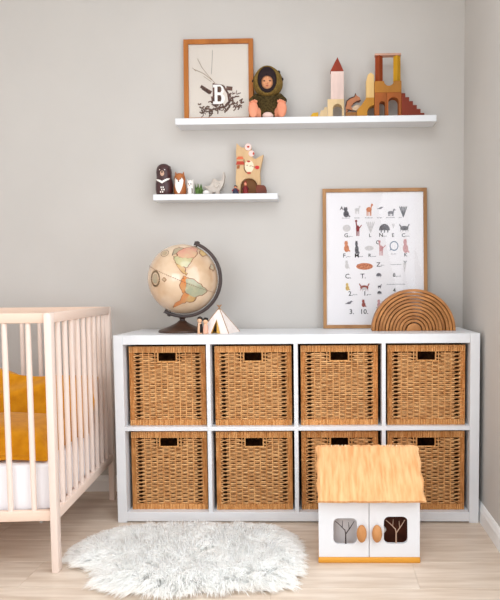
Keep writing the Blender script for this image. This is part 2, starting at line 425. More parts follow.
def land(nm, c, c2): return mat('land_'+nm, c, .25, c2, 22, spec=.5, coat=.5)
PK = land('pink', (206, 140, 122), (200, 164, 130)); GN = land('green', (168, 164, 122), (190, 178, 134)); YL = land('straw', (206, 172, 108), (186, 146, 96))
OR = land('orange', (204, 122, 62), (196, 144, 92)); BLG = land('bluegreen', (146, 154, 128), (182, 172, 140)); GY = land('grey', (164, 154, 128), (186, 160, 126))
def jag(pts, j=.018, seed=1):
    rs = random.Random(seed); out = []
    for i, (x, z) in enumerate(pts):
        x2, z2 = pts[(i+1) % len(pts)]
        for k_ in range(3): t_ = k_/3; out.append((x+(x2-x)*t_+rs.uniform(-j, j), z+(z2-z)*t_+rs.uniform(-j, j)))
    return out
patches = [  # North America
 (PK, [(-.10, .72), (.05, .83), (.22, .88), (.36, .80), (.40, .66), (.34, .56), (.20, .55), (.05, .56), (-.06, .60)]),
 (GN, [(-.16, .60), (-.06, .60), (.05, .56), (.20, .55), (.34, .56), (.28, .42), (.20, .30), (.08, .32), (-.08, .40), (-.14, .50)]),
 (YL, [(-.12, .42), (.08, .32), (.16, .28), (.14, .20), (.22, .14), (.18, .10), (.06, .18), (-.02, .28)]),
 (GY, [(-.20, .80), (-.10, .86), (.02, .84), (-.10, .72), (-.22, .64)]),
 (YL, [(.44, .82), (.56, .76), (.62, .66), (.54, .62), (.46, .70)]),
 (OR, [(.16, .10), (.24, .07), (.30, .04), (.26, .0), (.18, .04)]),
 # South America
 (OR, [(.12, .04), (.22, .04), (.25, -.06), (.20, -.20), (.16, -.34), (.10, -.32), (.06, -.14)]),
 (BLG, [(.25, .06), (.42, .02), (.58, -.12), (.70, -.28), (.58, -.40), (.40, -.46), (.26, -.38), (.18, -.30), (.22, -.14), (.22, .0)]),
 (OR, [(.16, -.34), (.26, -.38), (.34, -.48), (.18, -.58), (.0, -.66), (-.24, -.76), (-.18, -.66), (.02, -.54)]),
 (YL, [(.26, -.40), (.42, -.47), (.36, -.56), (.22, -.60), (.16, -.56)]),
 (GY, [(-.36, -.02), (-.30, .02), (-.26, -.03), (-.30, -.08)]),
 (GY, [(.86, .40), (.92, .34), (.93, .20), (.86, .26)]),
]
for i, (m, p) in enumerate(patches):
    dx_, dz_ = (.11, .0) if i < 5 else (.07, -.05) if i < 10 else (0, 0)
    p = [(x+dx_, z+dz_) for x, z in p]
    jp = jag(p, .014, i); mx_, mz_ = sum(q[0] for q in jp)/len(jp), sum(q[1] for q in jp)/len(jp)
    on_globe([(mx_+(x-mx_)*1.0+.022*(x-mx_)/max(.03, math.hypot(x-mx_, z-mz_)), mz_+(z-mz_)+.022*(z-mz_)/max(.03, math.hypot(x-mx_, z-mz_))) for x, z in jp], 'coast_line', mat('coast_ink', (150, 104, 72), .3, (122, 84, 58), 60, coat=.5), .0003+.00001*i)
    on_globe(jp, 'land_mass', m, .0007+.00005*i)
for cx_, cz_, rx_, rz_, th in ((-.585, .0, .155, .23, .05), (-.36, .70, .13, .10, .03)):   # compass roses
    n = 28; dm = mat('map_ink', (96, 78, 50), .4)
    for i in range(n):
        a0, a1 = 2*PI*i/n, 2*PI*(i+.72)/n; q = lambda a, s_: (cx_+rx_*s_*cos(a), cz_+rz_*s_*sin(a))
        on_globe([q(a0, 1), q(a1, 1), q(a1, 1-th/.2), q(a0, 1-th/.2)], 'compass_mark', dm, .0006)
    on_globe([q(2*PI*i/16, .6) for i in range(16)], 'compass_disc', GY, .0005)
eqm = mat('equator_ink', (120, 84, 58), .4)
Rax = Matrix.Rotation(math.radians(23), 4, 'Y')
b = MB()
for i in range(96):      # equator drawn as alternating dashes round the ball
    a0, a1 = 2*PI*i/96, 2*PI*(i+.62)/96; rr = GR+.0019
    b.add([(rr*cos(a), rr*sin(a), z) for a in (a0, a1) for z in (-.0011, .0011)], [(0, 1, 3, 2)], Rax)
b.build('equator_line', eqm, ba)
# other half of the map
for i, (lo, la, s_) in enumerate(((135, 25, .3), (165, 5, .34), (200, -12, .3), (230, 30, .3), (180, -40, .2))):
    a = math.radians(lo); o = on_globe(jag([(s_*cos(q)*1.1, s_*sin(q)) for q in [2*PI*k_/9 for k_ in range(9)]], .05, i+40), 'land_mass', [PK, YL, OR, GN, BLG][i], .0006)
    o.rotation_euler = (math.radians(la), 0, a)
# meridian arm, knobs, stem and foot
b = MB(); path = [Rax @ Vector(((GR+.010)*sin(math.radians(d)), 0, (GR+.010)*cos(math.radians(d)))) for d in range(-4, 189, 6)]
for i in range(len(path)-1):
    pass
pts = []; f = []
for i, d in enumerate(range(-4, 191, 6)):
    for rr, yy in ((GR+.004, -.009), (GR+.0175, -.009), (GR+.0175, .009), (GR+.004, .009)):
        pts.append(Rax @ Vector((rr*sin(math.radians(d)), yy, rr*cos(math.radians(d)))))
n = len(pts)//4
for i in range(n-1):
    for j in range(4): f.append((4*i+j, 4*i+4+j, 4*i+4+(j+1) % 4, 4*i+(j+1) % 4))
f += [(3, 2, 1, 0), (4*n-4, 4*n-3, 4*n-2, 4*n-1)]
b.add(pts, f); b.build('meridian_arm', BROWN, g, .002, 2, loc=gc)
for s_ in (1, -1):
    b = MB(); b.tube([ax*s_*(GR-.002), ax*s_*(GR+.008), ax*s_*(GR+.0085), ax*s_*(GR+.021), ax*s_*(GR+.024)], [.004, .004, .0085, .0085, .004], 12)
    b.build('axis_knob', BROWN, g, smooth=True, loc=gc)
b = MB(); b.lathe([(.100, 0), (.102, .004), (.099, .009), (.084, .015), (.052, .026), (.030, .037), (.019, .044), (.017, .048)], 40, (-.008, 0, 0)); b.build('foot', mat('walnut_foot', (76, 50, 36), .35, (56, 36, 26), 20, (1, 1, 4), spec=.5), g, smooth=True)
b = MB(); b.lathe([(.017, .046), (.012, .05), (.011, .056), (.015, .060), (.012, .063)], 20, (-.008, 0, 0)); b.build('stem', BROWN, g, smooth=True)

# ------------------------------------------------------------------ peg dolls and tent
SKIN = mat('pale_wood_skin', (236, 190, 154), .6, (226, 176, 138), 20)
BLACK = mat('black_paint', (30, 24, 22), .5)
for x, yy, h, bodyc, lb in ((.336, -.325, .068, BLACK, 'wooden peg doll with black cape, left of the pair beside the globe'), (.361, -.330, .064, mat('peg_pink', (226, 172, 148), .6), 'wooden peg doll in plain pink, right of the pair beside the tent')):
    t = thing('peg_doll', lb, 'doll', (x, yy, SH), 0, 'peg dolls beside the globe')
    MB().lathe([(.0095, 0), (.0105, .003), (.010, .02), (.0085, h-.03), (.005, h-.023)], 18).build('body', SKIN, t, smooth=True)
    MB().ell((0, 0, h-.014), (.0098, .0098, .0105)).build('head', SKIN, t, smooth=True)
    b = MB(); b.lathe([(.0112, h-.015), (.0120, h-.008), (.0100, h-.002), (.0055, h+.0018), (.001, h+.0030)], 18, (0, .0048, 0)); b.build('hair', BLACK, t, smooth=True)
    if bodyc is BLACK:
        b = MB(); n = 14; v = []
        for z, r in ((.004, .0125), (.02, .012), (h-.028, .010)):
            v += [(r*cos(a), r*sin(a)+.0005, z) for a in [math.radians(-10-55+0+q*(290/n)+ -0) for q in range(n+1)]]
        b.add(v, [(i*(n+1)+j, i*(n+1)+j+1, (i+1)*(n+1)+j+1, (i+1)*(n+1)+j) for i in range(2) for j in range(n)])
        o = b.build('cape', BLACK, t, smooth=True); o.rotation_euler = (0, 0, math.radians(-15)); o.modifiers.new('s', 'SOLIDIFY').thickness = .0012
    else:
        MB().lathe([(.0113, .003), (.0111, .016), (.0098, h-.034), (.0086, h-.029)], 18).build('dress', bodyc, t, smooth=True)
    b = MB()
    for s_ in (-1, 1): b.ell((s_*.0035, -.0094, h-.015), (.0011, .0008, .0014), 8, 6)
    b.build('eyes', BLACK, t)
tt = thing('toy_tent', 'small white canvas play tent with gold opening, beside the peg dolls', 'tent', (.407, -.262, SH), math.radians(-12))
CANV = mat('canvas', (238, 228, 222), .9, (230, 218, 212), 40, bump=.2, bscale=400)
GOLD = mat('gold_lining', (196, 150, 66), .7)
b = MB(); th = .104; R = .094; cnr = [(R*cos(math.radians(a)), R*sin(math.radians(a)), 0) for a in (-135, -45, 45, 135)]; ap = (0, 0, th)
tp = [(c[0]*.08, c[1]*.08, th*.93) for c in cnr]
def panel(b, c0, c1, t0, t1): b.add([c0, c1, t1, t0], [(0, 1, 2, 3)])
for i in (1, 2, 3): panel(b, cnr[i], cnr[(i+1) % 4], tp[i], tp[(i+1) % 4])
# front panel split by a triangular opening
c0, c1, t0, t1 = [Vector(q) for q in (cnr[0], cnr[1], tp[0], tp[1])]
mt_ = (c0+c1)/2; apx = (mt_*.42+((t0+t1)/2)*.58)
b.add([c0, c0+(c1-c0)*.40, apx, (t0+t1)/2, t0], [(0, 1, 2, 3, 4)]); b.add([c0+(c1-c0)*.72, c1, t1, (t0+t1)/2, apx], [(0, 1, 2, 3, 4)])
o = b.build('canvas_cover', CANV, tt); o.modifiers.new('s', 'SOLIDIFY').thickness = .0015
MB().box(-.04, .04, -.035, .04, .0005, .003).build('floor_mat', GOLD, tt)
b = MB(); b.add([c0+(c1-c0)*.40+Vector((0, -.001, 0)), c0+(c1-c0)*.46+Vector((0, -.006, .002)), apx+Vector((0, -.001, 0))], [(0, 1, 2)]); b.add([c0+(c1-c0)*.72+Vector((0, -.001, 0)), c0+(c1-c0)*.62+Vector((0, -.006, .002)), apx+Vector((0, -.001, 0))], [(0, 1, 2)])
o = b.build('door_flap', GOLD, tt); o.modifiers.new('s', 'SOLIDIFY').thickness = .001
for c in cnr: MB().tube([Vector(c)*1.0, (-c[0]*.12, -c[1]*.12, th*1.13)], .0016, 6).build('pole', OAKF, tt)

# ------------------------------------------------------------------ framed pictures
GLASS = bpy.data.materials.new('picture_glass'); GLASS.use_nodes = True
nt = GLASS.node_tree; nt.nodes.clear(); o_ = nt.nodes.new('ShaderNodeOutputMaterial'); mx = nt.nodes.new('ShaderNodeMixShader')
fr = nt.nodes.new('ShaderNodeFresnel'); fr.inputs[0].default_value = 1.33; tr = nt.nodes.new('ShaderNodeBsdfTransparent'); gl = nt.nodes.new('ShaderNodeBsdfGlossy'); gl.inputs['Roughness'].default_value = .03
tr.inputs[0].default_value = (1, 1, 1, 1)
nt.links.new(fr.outputs[0], mx.inputs[0]); nt.links.new(tr.outputs[0], mx.inputs[1]); nt.links.new(gl.outputs[0], mx.inputs[2]); nt.links.new(mx.outputs[0], o_.inputs[0])
def picture(label, cat, x0, x1, zbase, h, ybot, lean, bar, fm, roll=0, paper=None):
    """frame standing on its lower edge; local x 0..W, z 0..h, front face at y=0, leaning back"""
    W = x1-x0; t = thing('framed_'+cat, label, 'picture', (x0, ybot, zbase)); t.rotation_euler = (-lean, roll, 0)
    d = .016
    for nm, a, c, z0, z1 in (('frame_bar', 0, bar, 0, h), ('frame_bar', W-bar, W, 0, h), ('frame_bar', bar, W-bar, 0, bar), ('frame_bar', bar, W-bar, h-bar, h)):
        MB().box(a, c, 0, d, z0, z1).build(nm, fm, t, .001, 1)
    sh = MB().box(bar-.003, W-bar+.003, .009, .011, bar-.003, h-bar+.003).build('print_sheet', paper or PAPER, t)
    MB().box(bar-.002, W-bar+.002, .0055, .0065, bar-.002, h-bar+.002).build('glass_pane', GLASS, t)
    MB().box(.002, W-.002, .012, .0155, .002, h-.002).build('backing', OAKF, t)
    return t, sh, W
PY = .0088
INK = mat('ink_black', (40, 38, 40), .8, spec=.1)
# alphabet poster
pt, psh, PWd = picture('large oak framed alphabet and animal poster leaning on wall above cube shelf', 'poster', .846, 1.320, SH+.0005, .637, -.062, .066, .016, OAKF)
def pp(px, py): return ((px-322.8)/(427.6-322.8)*PWd, (326.3-py)/(326.3-188)*.637)
def ink(nm, c, c2=None): return mat('ink_'+nm, c, .8, c2, 120, spec=.1)
GRY, DGR, RST, PNK, PAL, BLU, YEL, ORG, RED = ink('grey', (140, 136, 140), (98, 96, 104)), ink('dgrey', (74, 72, 78), (120, 116, 120)), ink('rust', (168, 96, 84), (132, 62, 58)), ink('pink', (214, 168, 166), (186, 132, 134)), ink('pale', (214, 208, 206), (196, 192, 192)), ink('blue', (110, 126, 146)), ink('yellow', (214, 186, 120), (196, 160, 90)), ink('orange', (218, 150, 112), (190, 116, 84)), ink('red', (160, 58, 60), (116, 50, 54))
ME = 4.52e-3
def ellp(cx, cz, rx, rz, n=14, a=0): return [(cx+rx*cos(q)*cos(a)-rz*sin(q)*sin(a), cz+rx*cos(q)*sin(a)+rz*sin(q)*cos(a)) for q in [2*PI*i/n for i in range(n)]]
def animal(kind, px, py, w_, h_, m):
    x, z = pp(px, py); s = w_*ME/2; u = h_*ME/2; b = MB(); lay = [0]
    def P(poly): b.prism([(x+s*a, z+u*c) for a, c in poly], PY-.0002*lay[0], .0092); lay[0] += 1
    if kind == 'quad':     # standing animal
        P(ellp(0, .05, .7, .42)); [P([(q-.1, -.0), (q+.1, -.0), (q+.08, -1), (q-.08, -1)]) for q in (-.5, -.22, .3, .52)]
        P([(.35, .1), (.65, .2), (.85, .9), (.55, .9)]); P(ellp(.78, .82, .25, .2)); P([(.55, .9), (.62, 1.1), (.7, .9)])
    elif kind == 'tall':
        P(ellp(-.1, -.05, .45, .4)); [P([(q-.1, -.1), (q+.1, -.1), (q+.08, -1), (q-.08, -1)]) for q in (-.4, -.1, .2)]
        P([(-.45, .0), (-.15, .1), (-.45, 1), (-.7, .9)]); P(ellp(-.5, .9, .3, .14)); P([(.3, .1), (.9, .45), (.9, .3), (.3, -.1)])
    elif kind == 'sit':
        P(ellp(0, -.35, .65, .62)); P(ellp(-.1, .5, .45, .4)); P([(-.45, .7), (-.4, 1), (-.2, .8)]); P([(.0, .85), (.2, 1), (.25, .7)]); P([(.4, -.8), (.95, -.95), (.9, -.7), (.5, -.5)])
    elif kind == 'dome':
        P([(cos(q), -.5+1.3*sin(q)) for q in [PI*i/12 for i in range(13)]]); [P([(q-.1, -.5), (q+.1, -.5), (q+.1, -.95), (q-.1, -.95)]) for q in (-.6, 0, .6)]
    elif kind == 'ring':
        for i in range(16):
            a0, a1 = 2*PI*i/16, 2*PI*(i+1)/16; P([(cos(a0), sin(a0)), (cos(a1), sin(a1)), (.78*cos(a1), .78*sin(a1)), (.78*cos(a0), .78*sin(a0))])
            lay[0] = 0
        P([(-.8, -.5), (-1.05, -1), (-.6, -.75)])
    elif kind == 'bird':
        P(ellp(0, 0, .6, .42, 14, .4)); P(ellp(.55, .45, .3, .28)); P([(-.4, -.1), (-1, -.1), (-1, -.45), (-.35, -.35)]); P([(.8, .5), (1.1, .4), (.8, .35)])
    elif kind == 'crab':
        P(ellp(0, -.1, .7, .5)); [P([(q, 0), (q*1.5, .7), (q*1.25, .85), (q*.8, .2)]) for q in (-.6, .6)]; [P([(q, -.4), (q+.12, -.4), (q*1.3, -1)]) for q in (-.6, -.25, .2, .5)]
    elif kind == 'oval':
        P(ellp(0, 0, 1, .8, 18))
    elif kind == 'plant':
        for q in (-.8, -.4, 0, .45, .85): P([(-.06, -1), (.06, -1), (q*.9+.1, .75), (q, .95), (q*.9-.15, .7)])
    b.build('animal_print', m, psh); return b
for a in (('sit', 346.5, 211, 9, 11, DGR), ('quad', 357.5, 209, 7, 8, PAL), ('quad', 369.5, 209, 8, 12, ORG), ('bird', 381, 207.5, 6, 4, DGR), ('quad', 391.5, 212, 9, 7, GRY), ('plant', 404, 211, 9, 12, DGR),
          ('oval', 347, 227, 8, 9, PAL), ('tall', 358.5, 227, 8, 16, RED), ('plant', 371, 226, 10, 12, PAL), ('dome', 385, 227, 11, 10, DGR), ('plant', 394, 225, 4, 5, PAL), ('crab', 405, 227, 12, 9, DGR),
          ('sit', 346.7, 245, 8, 12, ORG), ('sit', 357, 246, 6, 14, DGR), ('oval', 369.5, 247, 9, 6, PAL), ('tall', 382, 247, 9, 15, PNK), ('ring', 394.5, 245, 9, 10, BLU), ('sit', 406, 245, 8, 15, PNK),
          ('sit', 347, 263, 6, 9, PAL), ('oval', 364.7, 265, 17, 8.5, ORG), ('dome', 379, 273.5, 5.5, 5, GRY), ('plant', 405, 266, 4, 11, PAL),
          ('sit', 347.3, 285, 6, 8, YEL), ('crab', 364.3, 285.5, 12, 9, RST), ('quad', 379.5, 285, 5, 4, DGR), ('dome', 379.5, 291, 4.5, 4, DGR), ('bird', 349, 301, 7.5, 6, GRY), ('sit', 363.5, 301.5, 6, 8, RST), ('sit', 379, 302, 6, 9, PNK)):
    animal(*a)
bp_ = MB()
for q in range(12):
    x, z = pp(358+q*1.2, 263.2+[0, 2, 1, 3.4, .6, 2.8][q % 6]); bp_.prism(ellp(x, z, .0026, .0021, 8), PY-.001, PY)
bp_.build('animal_print', RST, psh)
x, z = pp(364.3, 287); MB().prism(ellp(x, z, .012, .006, 10), PY-.0016, PY-.001).build('animal_print', PAL, psh)
for s_, px, py, sz in (('G.', 347, 234.3, 3.9), ('L', 370.5, 234.5, 3.4), ('N', 381.5, 234.3, 3.9), ('E', 393.5, 234.5, 3.6), ('C', 404, 234.7, 3.6), ('F.', 345, 254.3, 4), ('M', 357, 254.3, 4.2), ('R', 370, 254.3, 3.3), ('O', 378.6, 241.5, 4), ('K', 406, 254, 3.4),
                       ('Z.', 379.3, 263.5, 4.2), ('C.', 348, 274.8, 4.6), ('T.', 363.3, 274.8, 4.6), ('8.', 395, 274, 3.8), ('Y', 405.5, 262, 4), ('2.', 350.5, 292, 4.4), ('1.', 365.5, 292, 4.4), ('3.', 351.5, 310, 4.8), ('10.', 364, 310, 4.8), ('7.', 378, 308, 4), ('A', 342, 207.3, 3.6), ('4', 394.5, 289, 4)):
    me = text_mesh(s_, sz*ME*1.45, .0003, .0003); x, z = pp(px, py); link('lettering', me, INK, psh, (x, PY, z))
b = MB()
for px, py, ln in ((346, 217, 7), (357.5, 217, 5), (369, 217, 7), (380, 217, 5), (391, 217, 8), (401, 217, 3), (351, 235.3, 2.5), (385, 235.3, 4), (408, 235.5, 4), (349, 255.3, 3), (361, 255.3, 4), (374, 255.3, 4), (394, 253, 5), (383, 264, 3), (399, 275, 4), (355, 293, 4), (369, 293, 4), (396, 283, 18), (396, 263.5, 10)):
    x, z = pp(px, py); k_ = 0
    while k_*1.1 < ln:                                   # small name captions: a run of tiny letters
        xx = x-ln/2*ME+k_*1.1*ME; b.box(xx, xx+.0034, PY-.0002, .0092, z-.0012, z+.0012+.001*(k_ % 3 == 0)); k_ += 1
b.build('caption_print', GRY, psh)
# letter B picture on the long ledge
at, ash, AW = picture('amber wood framed letter B picture with dried twigs on the long ledge', 'picture', .222, .537, 1.7085, .372, -.032, .035, .021, OAKB, paper=mat('art_paper', (224, 214, 203), .8, spec=.2))
ASH = .370
TW, TW2, TW3 = ink('twig', (84, 60, 50), (120, 90, 74)), ink('straw', (176, 156, 132), (140, 118, 96)), ink('russet', (120, 84, 70), (84, 58, 52))
def ap_(zx, zy): return ((zx-20)/(480-20)*AW, ASH-(zy-22)/(575-22)*ASH)    # picture coordinates of the print
def strokes(nm, m, segs, lay):
    b = MB()
    for pts, w_ in segs:
        q = [ap_(*p) for p in pts]
        for (xa, za), (xb, zb) in zip(q, q[1:]):
            d = Vector((xb-xa, zb-za)); L_ = max(d.length, 1e-6); nx, nz = -d.y/L_*w_/2, d.x/L_*w_/2
            b.prism([(xa+nx, za+nz), (xb+nx, zb+nz), (xb-nx, zb-nz), (xa-nx, za-nz)], PY-.0003-lay*.0003, .0092)
    return b.build(nm, m, ash)
strokes('twig_print', INK, [([(210, 90), (208, 150), (202, 250)], .0012)], 0)
strokes('twig_print', TW2, [([(85, 215), (150, 245), (205, 290)], .0028), ([(110, 145), (140, 205), (185, 265), (225, 310)], .0022), ([(150, 265), (200, 300)], .002), ([(75, 205), (100, 230)], .002)], 1)
rs = random.Random(5)
sg = []
for i in range(60):
    a = rs.uniform(0, 1); x = 130+a*250; y_ = 482-a*45+rs.uniform(-38, 38); l = rs.uniform(18, 42); an = rs.uniform(-1.2, 1.2)+PI/2*(rs.random() < .5)
    sg.append(([(x, y_), (x+l*cos(an)*.7, y_+l*sin(an)*.7), (x+l*cos(an+.5), y_+l*sin(an+.5))], rs.uniform(.003, .0065)))
strokes('twig_print', TW, sg, 2)
sg = []
for i in range(30):
    x = rs.uniform(305, 400); y_ = rs.uniform(380, 480); an = rs.uniform(-1.6, .2); l = rs.uniform(15, 34)
    sg.append(([(x, y_), (x+l*cos(an), y_+l*sin(an))], rs.uniform(.003, .006)))
strokes('twig_print', TW3, sg, 3)
strokes('twig_print', TW3, [([(130, 330), (160, 350), (200, 375)], .014), ([(140, 345), (190, 380)], .010), ([(300, 345), (340, 350)], .018), ([(205, 400), (210, 440), (230, 470)], .010), ([(220, 320), (280, 330), (310, 380), (320, 440), (290, 470), (240, 480)], .009), ([(215, 310), (215, 460)], .008)], 2)
b = MB(); X0, Z0 = ap_(222, 452); X1, Z1 = ap_(286, 322); wB, hB = X1-X0, Z1-Z0
LB = PY-.0026
def rbow(z0, z1, wid):
    zc = (z0+z1)/2; r = (z1-z0)/2
    return [(X0, z0), (X0+wid-r, z0)]+[(X0+wid-r+r*cos(q), zc+r*sin(q)) for q in [-PI/2+PI*i/10 for i in range(11)]]+[(X0, z1)]
b.prism(rbow(Z0, Z0+hB*.55, wB*1.08), LB, .0092); b.prism(rbow(Z0+hB*.45, Z1, wB*.98), LB+.0001, .0092)
for zz in (Z0, Z1-.012): b.box(X0-.007, X0+.012, LB+.0002, .0092, zz, zz+.012)
b.build('letter_b', ink('white', (244, 240, 236)), ash)
b = MB()
for zz, hh in ((Z0+hB*.13, .028), (Z0+hB*.60, .026)): b.prism([(X0+wB*.30, zz), (X0+wB*.62, zz), (X0+wB*.70, zz+hh*.3), (X0+wB*.70, zz+hh*.7), (X0+wB*.62, zz+hh), (X0+wB*.30, zz+hh)], LB-.0004, LB)
b.build('letter_counter', TW, ash)

# ------------------------------------------------------------------ wooden rainbow stacker: each arc lifts away
RB = mat('honey_wood', (180, 122, 68), .5, (148, 94, 46), 16, (1, .3, 1), bump=.15, bscale=60, spec=.35, rnd=.06)
RO, RC, NA = .177, .034, 10; pitch = (RO-RC)/NA
ordn = ['outermost', 'second', 'third', 'fourth', 'fifth', 'sixth', 'seventh', 'eighth', 'ninth', 'innermost']
rsd = random.Random(3)
for i in range(NA):
    r1 = RO-pitch*i; r0 = r1-pitch+.0030
    b = MB(); b.prism(arc(0, 0, r1, 0, 180, 36)+arc(0, 0, r0, 180, 0, 36), -.036, .036)
    lb = ('%s honey wood arc of the nested rainbow stacker' if i in (0, NA-1) else '%s arc from the outside of the honey wood rainbow stacker') % ordn[i]
    o = b.build('rainbow_arc', RB, None, .0012, 2, loc=(1.2310+(rsd.uniform(-.0008, .0008)), -.205+rsd.uniform(-.003, .003), SH)); tag(o, lb, 'toy', 'arcs of the wooden rainbow')
b = MB(); b.prism(arc(0, 0, RC-.002, 0, 180, 24), -.036, .036)
tag(b.build('rainbow_core', RB, None, .0012, 2, loc=(1.2310, -.205, SH)), 'solid half round core at the middle of the wooden rainbow stacker', 'toy', 'arcs of the wooden rainbow')

# ------------------------------------------------------------------ toy house
hs = thing('toy_house', 'white toy house with carved wooden roof standing on the floor', 'toy house', (1.002, -.765, 0))
HW, HD, Zb, Zt = .350/2, .30, .019, .226
ROOFM = mat('carved_roof_wood', (228, 180, 128), .6, (212, 152, 96), 9, (9, 1.2, 1.2), bump=.7, bscale=10, spec=.3)
OCH = mat('ochre_base_wood', (222, 158, 60), .5, (206, 140, 44), 12, (.3, 1, 1))
HWH = mat('house_white', (224, 225, 228), .5, spec=.3)
MB().box(-HW-.002, HW+.002, -.006, HD, 0, Zb).build('base_board', OCH, hs, .004, 2)
for s_ in (-1, 1): MB().box(s_*HW-(.01 if s_ > 0 else 0), s_*HW+(.01 if s_ < 0 else 0), .0135, HD-.002, Zb, Zt).build('side_wall', HWH, hs, .001, 1)
for s_ in (-1, 1):
    MB().prism([(0, Zt), (HD-.02, Zt), ((HD-.02)/2, Zt+.12)], -.004, .004).build('gable', HWH, hs).matrix_local = Matrix.Translation((s_*(HW-.005), .01, 0)) @ Matrix.Rotation(PI/2, 4, 'Z')
MB().box(-HW+.01, HW-.01, HD-.012, HD-.002, Zb, Zt).build('back_wall', HWH, hs)
MB().box(-HW+.0105, -.002, .055, .062, Zb, Zt-.003).build('inner_panel', mat('grey_panel', (226, 220, 219), .7), hs)
MB().box(.002, HW-.0105, .078, .085, Zb, Zt-.003).build('inner_panel', mat('brown_panel', (92, 46, 28), .7, (60, 30, 20), 20), hs)
MB().box(-.0018, .0018, .0135, HD-.0125, Zb, Zt-.003).build('middle_wall', HWH, hs)
def rsq(cx, cz, a, c, r, n=6):
    out = []
    for sx_, sz_, q0 in ((1, -1, -90), (1, 1, 0), (-1, 1, 90), (-1, -1, 180)): out += arc(cx+sx_*(a-r), cz+sz_*(c-r), r, q0, q0+90, n)
    return out
def door(s_):
    xa, xb = (-HW, -.0012) if s_ < 0 else (.0012, HW)
    wx, wz, a, c = (-.083, .111, .041, .046) if s_ < 0 else (.092, .115, .041, .048)
    wx -= 0; hole = rsq(wx, wz, a, c, .018); n = len(hole)
    z0, z1 = Zb+.001, Zt-.001
    # ring of quads between the hole and the door rectangle
    outer = []
    for x, z in hole:
        dx, dz = x-wx, z-wz; t_ = min(((xb-wx)/dx if dx > 1e-9 else (xa-wx)/dx if dx < -1e-9 else 9e9), ((z1-wz)/dz if dz > 1e-9 else (z0-wz)/dz if dz < -1e-9 else 9e9))
        outer.append((wx+dx*t_, wz+dz*t_))
    for cx_, cz_ in ((xa, z0), (xb, z0), (xb, z1), (xa, z1)):
        i = min(range(n), key=lambda k_: (outer[k_][0]-cx_)**2+(outer[k_][1]-cz_)**2); outer[i] = (cx_, cz_)
    b = MB(); v = [(x, yy, z) for yy in (0, .012) for q in (hole, outer) for x, z in q]
    f = []
    for i in range(n):
        j = (i+1) % n
        f += [(i, i+n, j+n, j)[::-1], (2*n+i, 3*n+i, 3*n+j, 2*n+j), (i, j, 2*n+j, 2*n+i)[::-1], (n+i, n+j, 3*n+j, 3*n+i)]
    b.add(v, f); bm_ = b.build('door', HWH, hs); 
    bm2 = bmesh.new(); bm2.from_mesh(bm_.data); bmesh.ops.recalc_face_normals(bm2, faces=bm2.faces[:]); bm2.to_mesh(bm_.data); bm2.free()
    # oval wooden handle
    hb = MB(); hb.ell((s_*.0265, -.011, .107), (.0175, .013, .031), 18, 12); hb.build('handle', mat('handle_wood', (196, 140, 88), .5, (176, 118, 68), 30, (1, 1, .4)), bm_, smooth=True, angle=180)
    # branch cut-out tree in the window
    tb = MB(); yb = .006; x_, zb_, zt_ = wx+.002, wz-c-.001, wz+c
    tb.tube([(x_, yb, zb_), (x_, yb, wz-.012), (x_-.003, yb, wz+.004)], [.0028, .0022, .0018], 6)
    tb.tube([(x_, yb, wz-.012), (x_+.018, yb, wz+.014), (x_+.030, yb, wz+.034)], [.002, .0016, .001], 6)
    tb.tube([(x_-.003, yb, wz+.002), (x_-.02, yb, wz+.02), (x_-.036, yb, wz+.034)], [.0018, .0014, .001], 6)
    tb.tube([(x_+.012, yb, wz+.006), (x_+.010, yb, wz+.03)], [.0014, .0009], 6); tb.tube([(x_-.012, yb, wz+.012), (x_-.01, yb, wz+.036)], [.0013, .0008], 6)
    tb.build('branch', mat('dark_twig', (66, 52, 50), .7) if s_ < 0 else mat('pale_twig', (176, 146, 126), .7), bm_, smooth=True)
door(-1); door(1)
MB().ell((.095, .06, .155), (.017, .014, .014)).build('wooden_ball', mat('red_wood', (120, 56, 36), .5), hs, smooth=True)
MB().ell((.052, .05, .098), (.012, .012, .012)).build('wooden_ball', mat('white_wood', (230, 222, 216), .5), hs, smooth=True)
# roof: two carved slabs with wavy edges, meeting at a ridge
def roof(sgn):
    n, m = 60, 16; b = MB(); v = []
    ye, ze, yr, zr = (-.034, .226, .150, .356); L_ = math.hypot(yr-ye, zr-ze); ny, nz = -(zr-ze)/L_, (yr-ye)/L_
    for layer in (0, 1):
        for j in range(m+1):
            u = j/m
            for i in range(n+1):
                q = i/n; x = (-.177-.007*u+q*(.366+.010*u)) + .003*sin(u*17+(0 if q < .5 else 2))*(abs(q-.5)*2)**6
                du = (.012*sin(q*23)+.008*sin(q*41+1))*(1-u)**6*.25
                yy = ye+(yr-ye)*(u+du); zz = ze+(zr-ze)*(u+du)
                edge = min(u*6, 1)**.5*min((1-abs(q-.5)*2)*14+.15, 1)**.5
                th = (.006+.014*edge+.0016*sin(q*150+3*sin(u*5+q*9))+.0014*sin(q*61+2*u)) if layer else -.004
                yy += ny*th; zz += nz*th
                if sgn < 0: yy = 2*yr-yy
                v.append((x, yy, zz))
    k_ = (n+1)*(m+1); f = []
    for j in range(m):
        for i in range(n):
            a = j*(n+1)+i; f.append((k_+a, k_+a+1, k_+a+n+2, k_+a+n+1)); f.append((a, a+n+1, a+n+2, a+1))
    for i in range(n): f.append((i, i+1, k_+i+1, k_+i)); a = m*(n+1)+i; f.append((a, k_+a, k_+a+1, a+1))
    for j in range(m): a = j*(n+1); f.append((a, k_+a, k_+a+n+1, a+n+1)); a += n; f.append((a, a+n+1, k_+a+n+1, k_+a))
    b.add(v, f); me = b.mesh('roof_slab', smooth=True, angle=50)
    bm = bmesh.new(); bm.from_mesh(me); bmesh.ops.recalc_face_normals(bm, faces=bm.faces[:]); bm.to_mesh(me); bm.free()
    return link('roof_slab', me, ROOFM, hs)
roof(1); roof(-1)
pegm = mat('pale_peg', (240, 214, 176), .6)
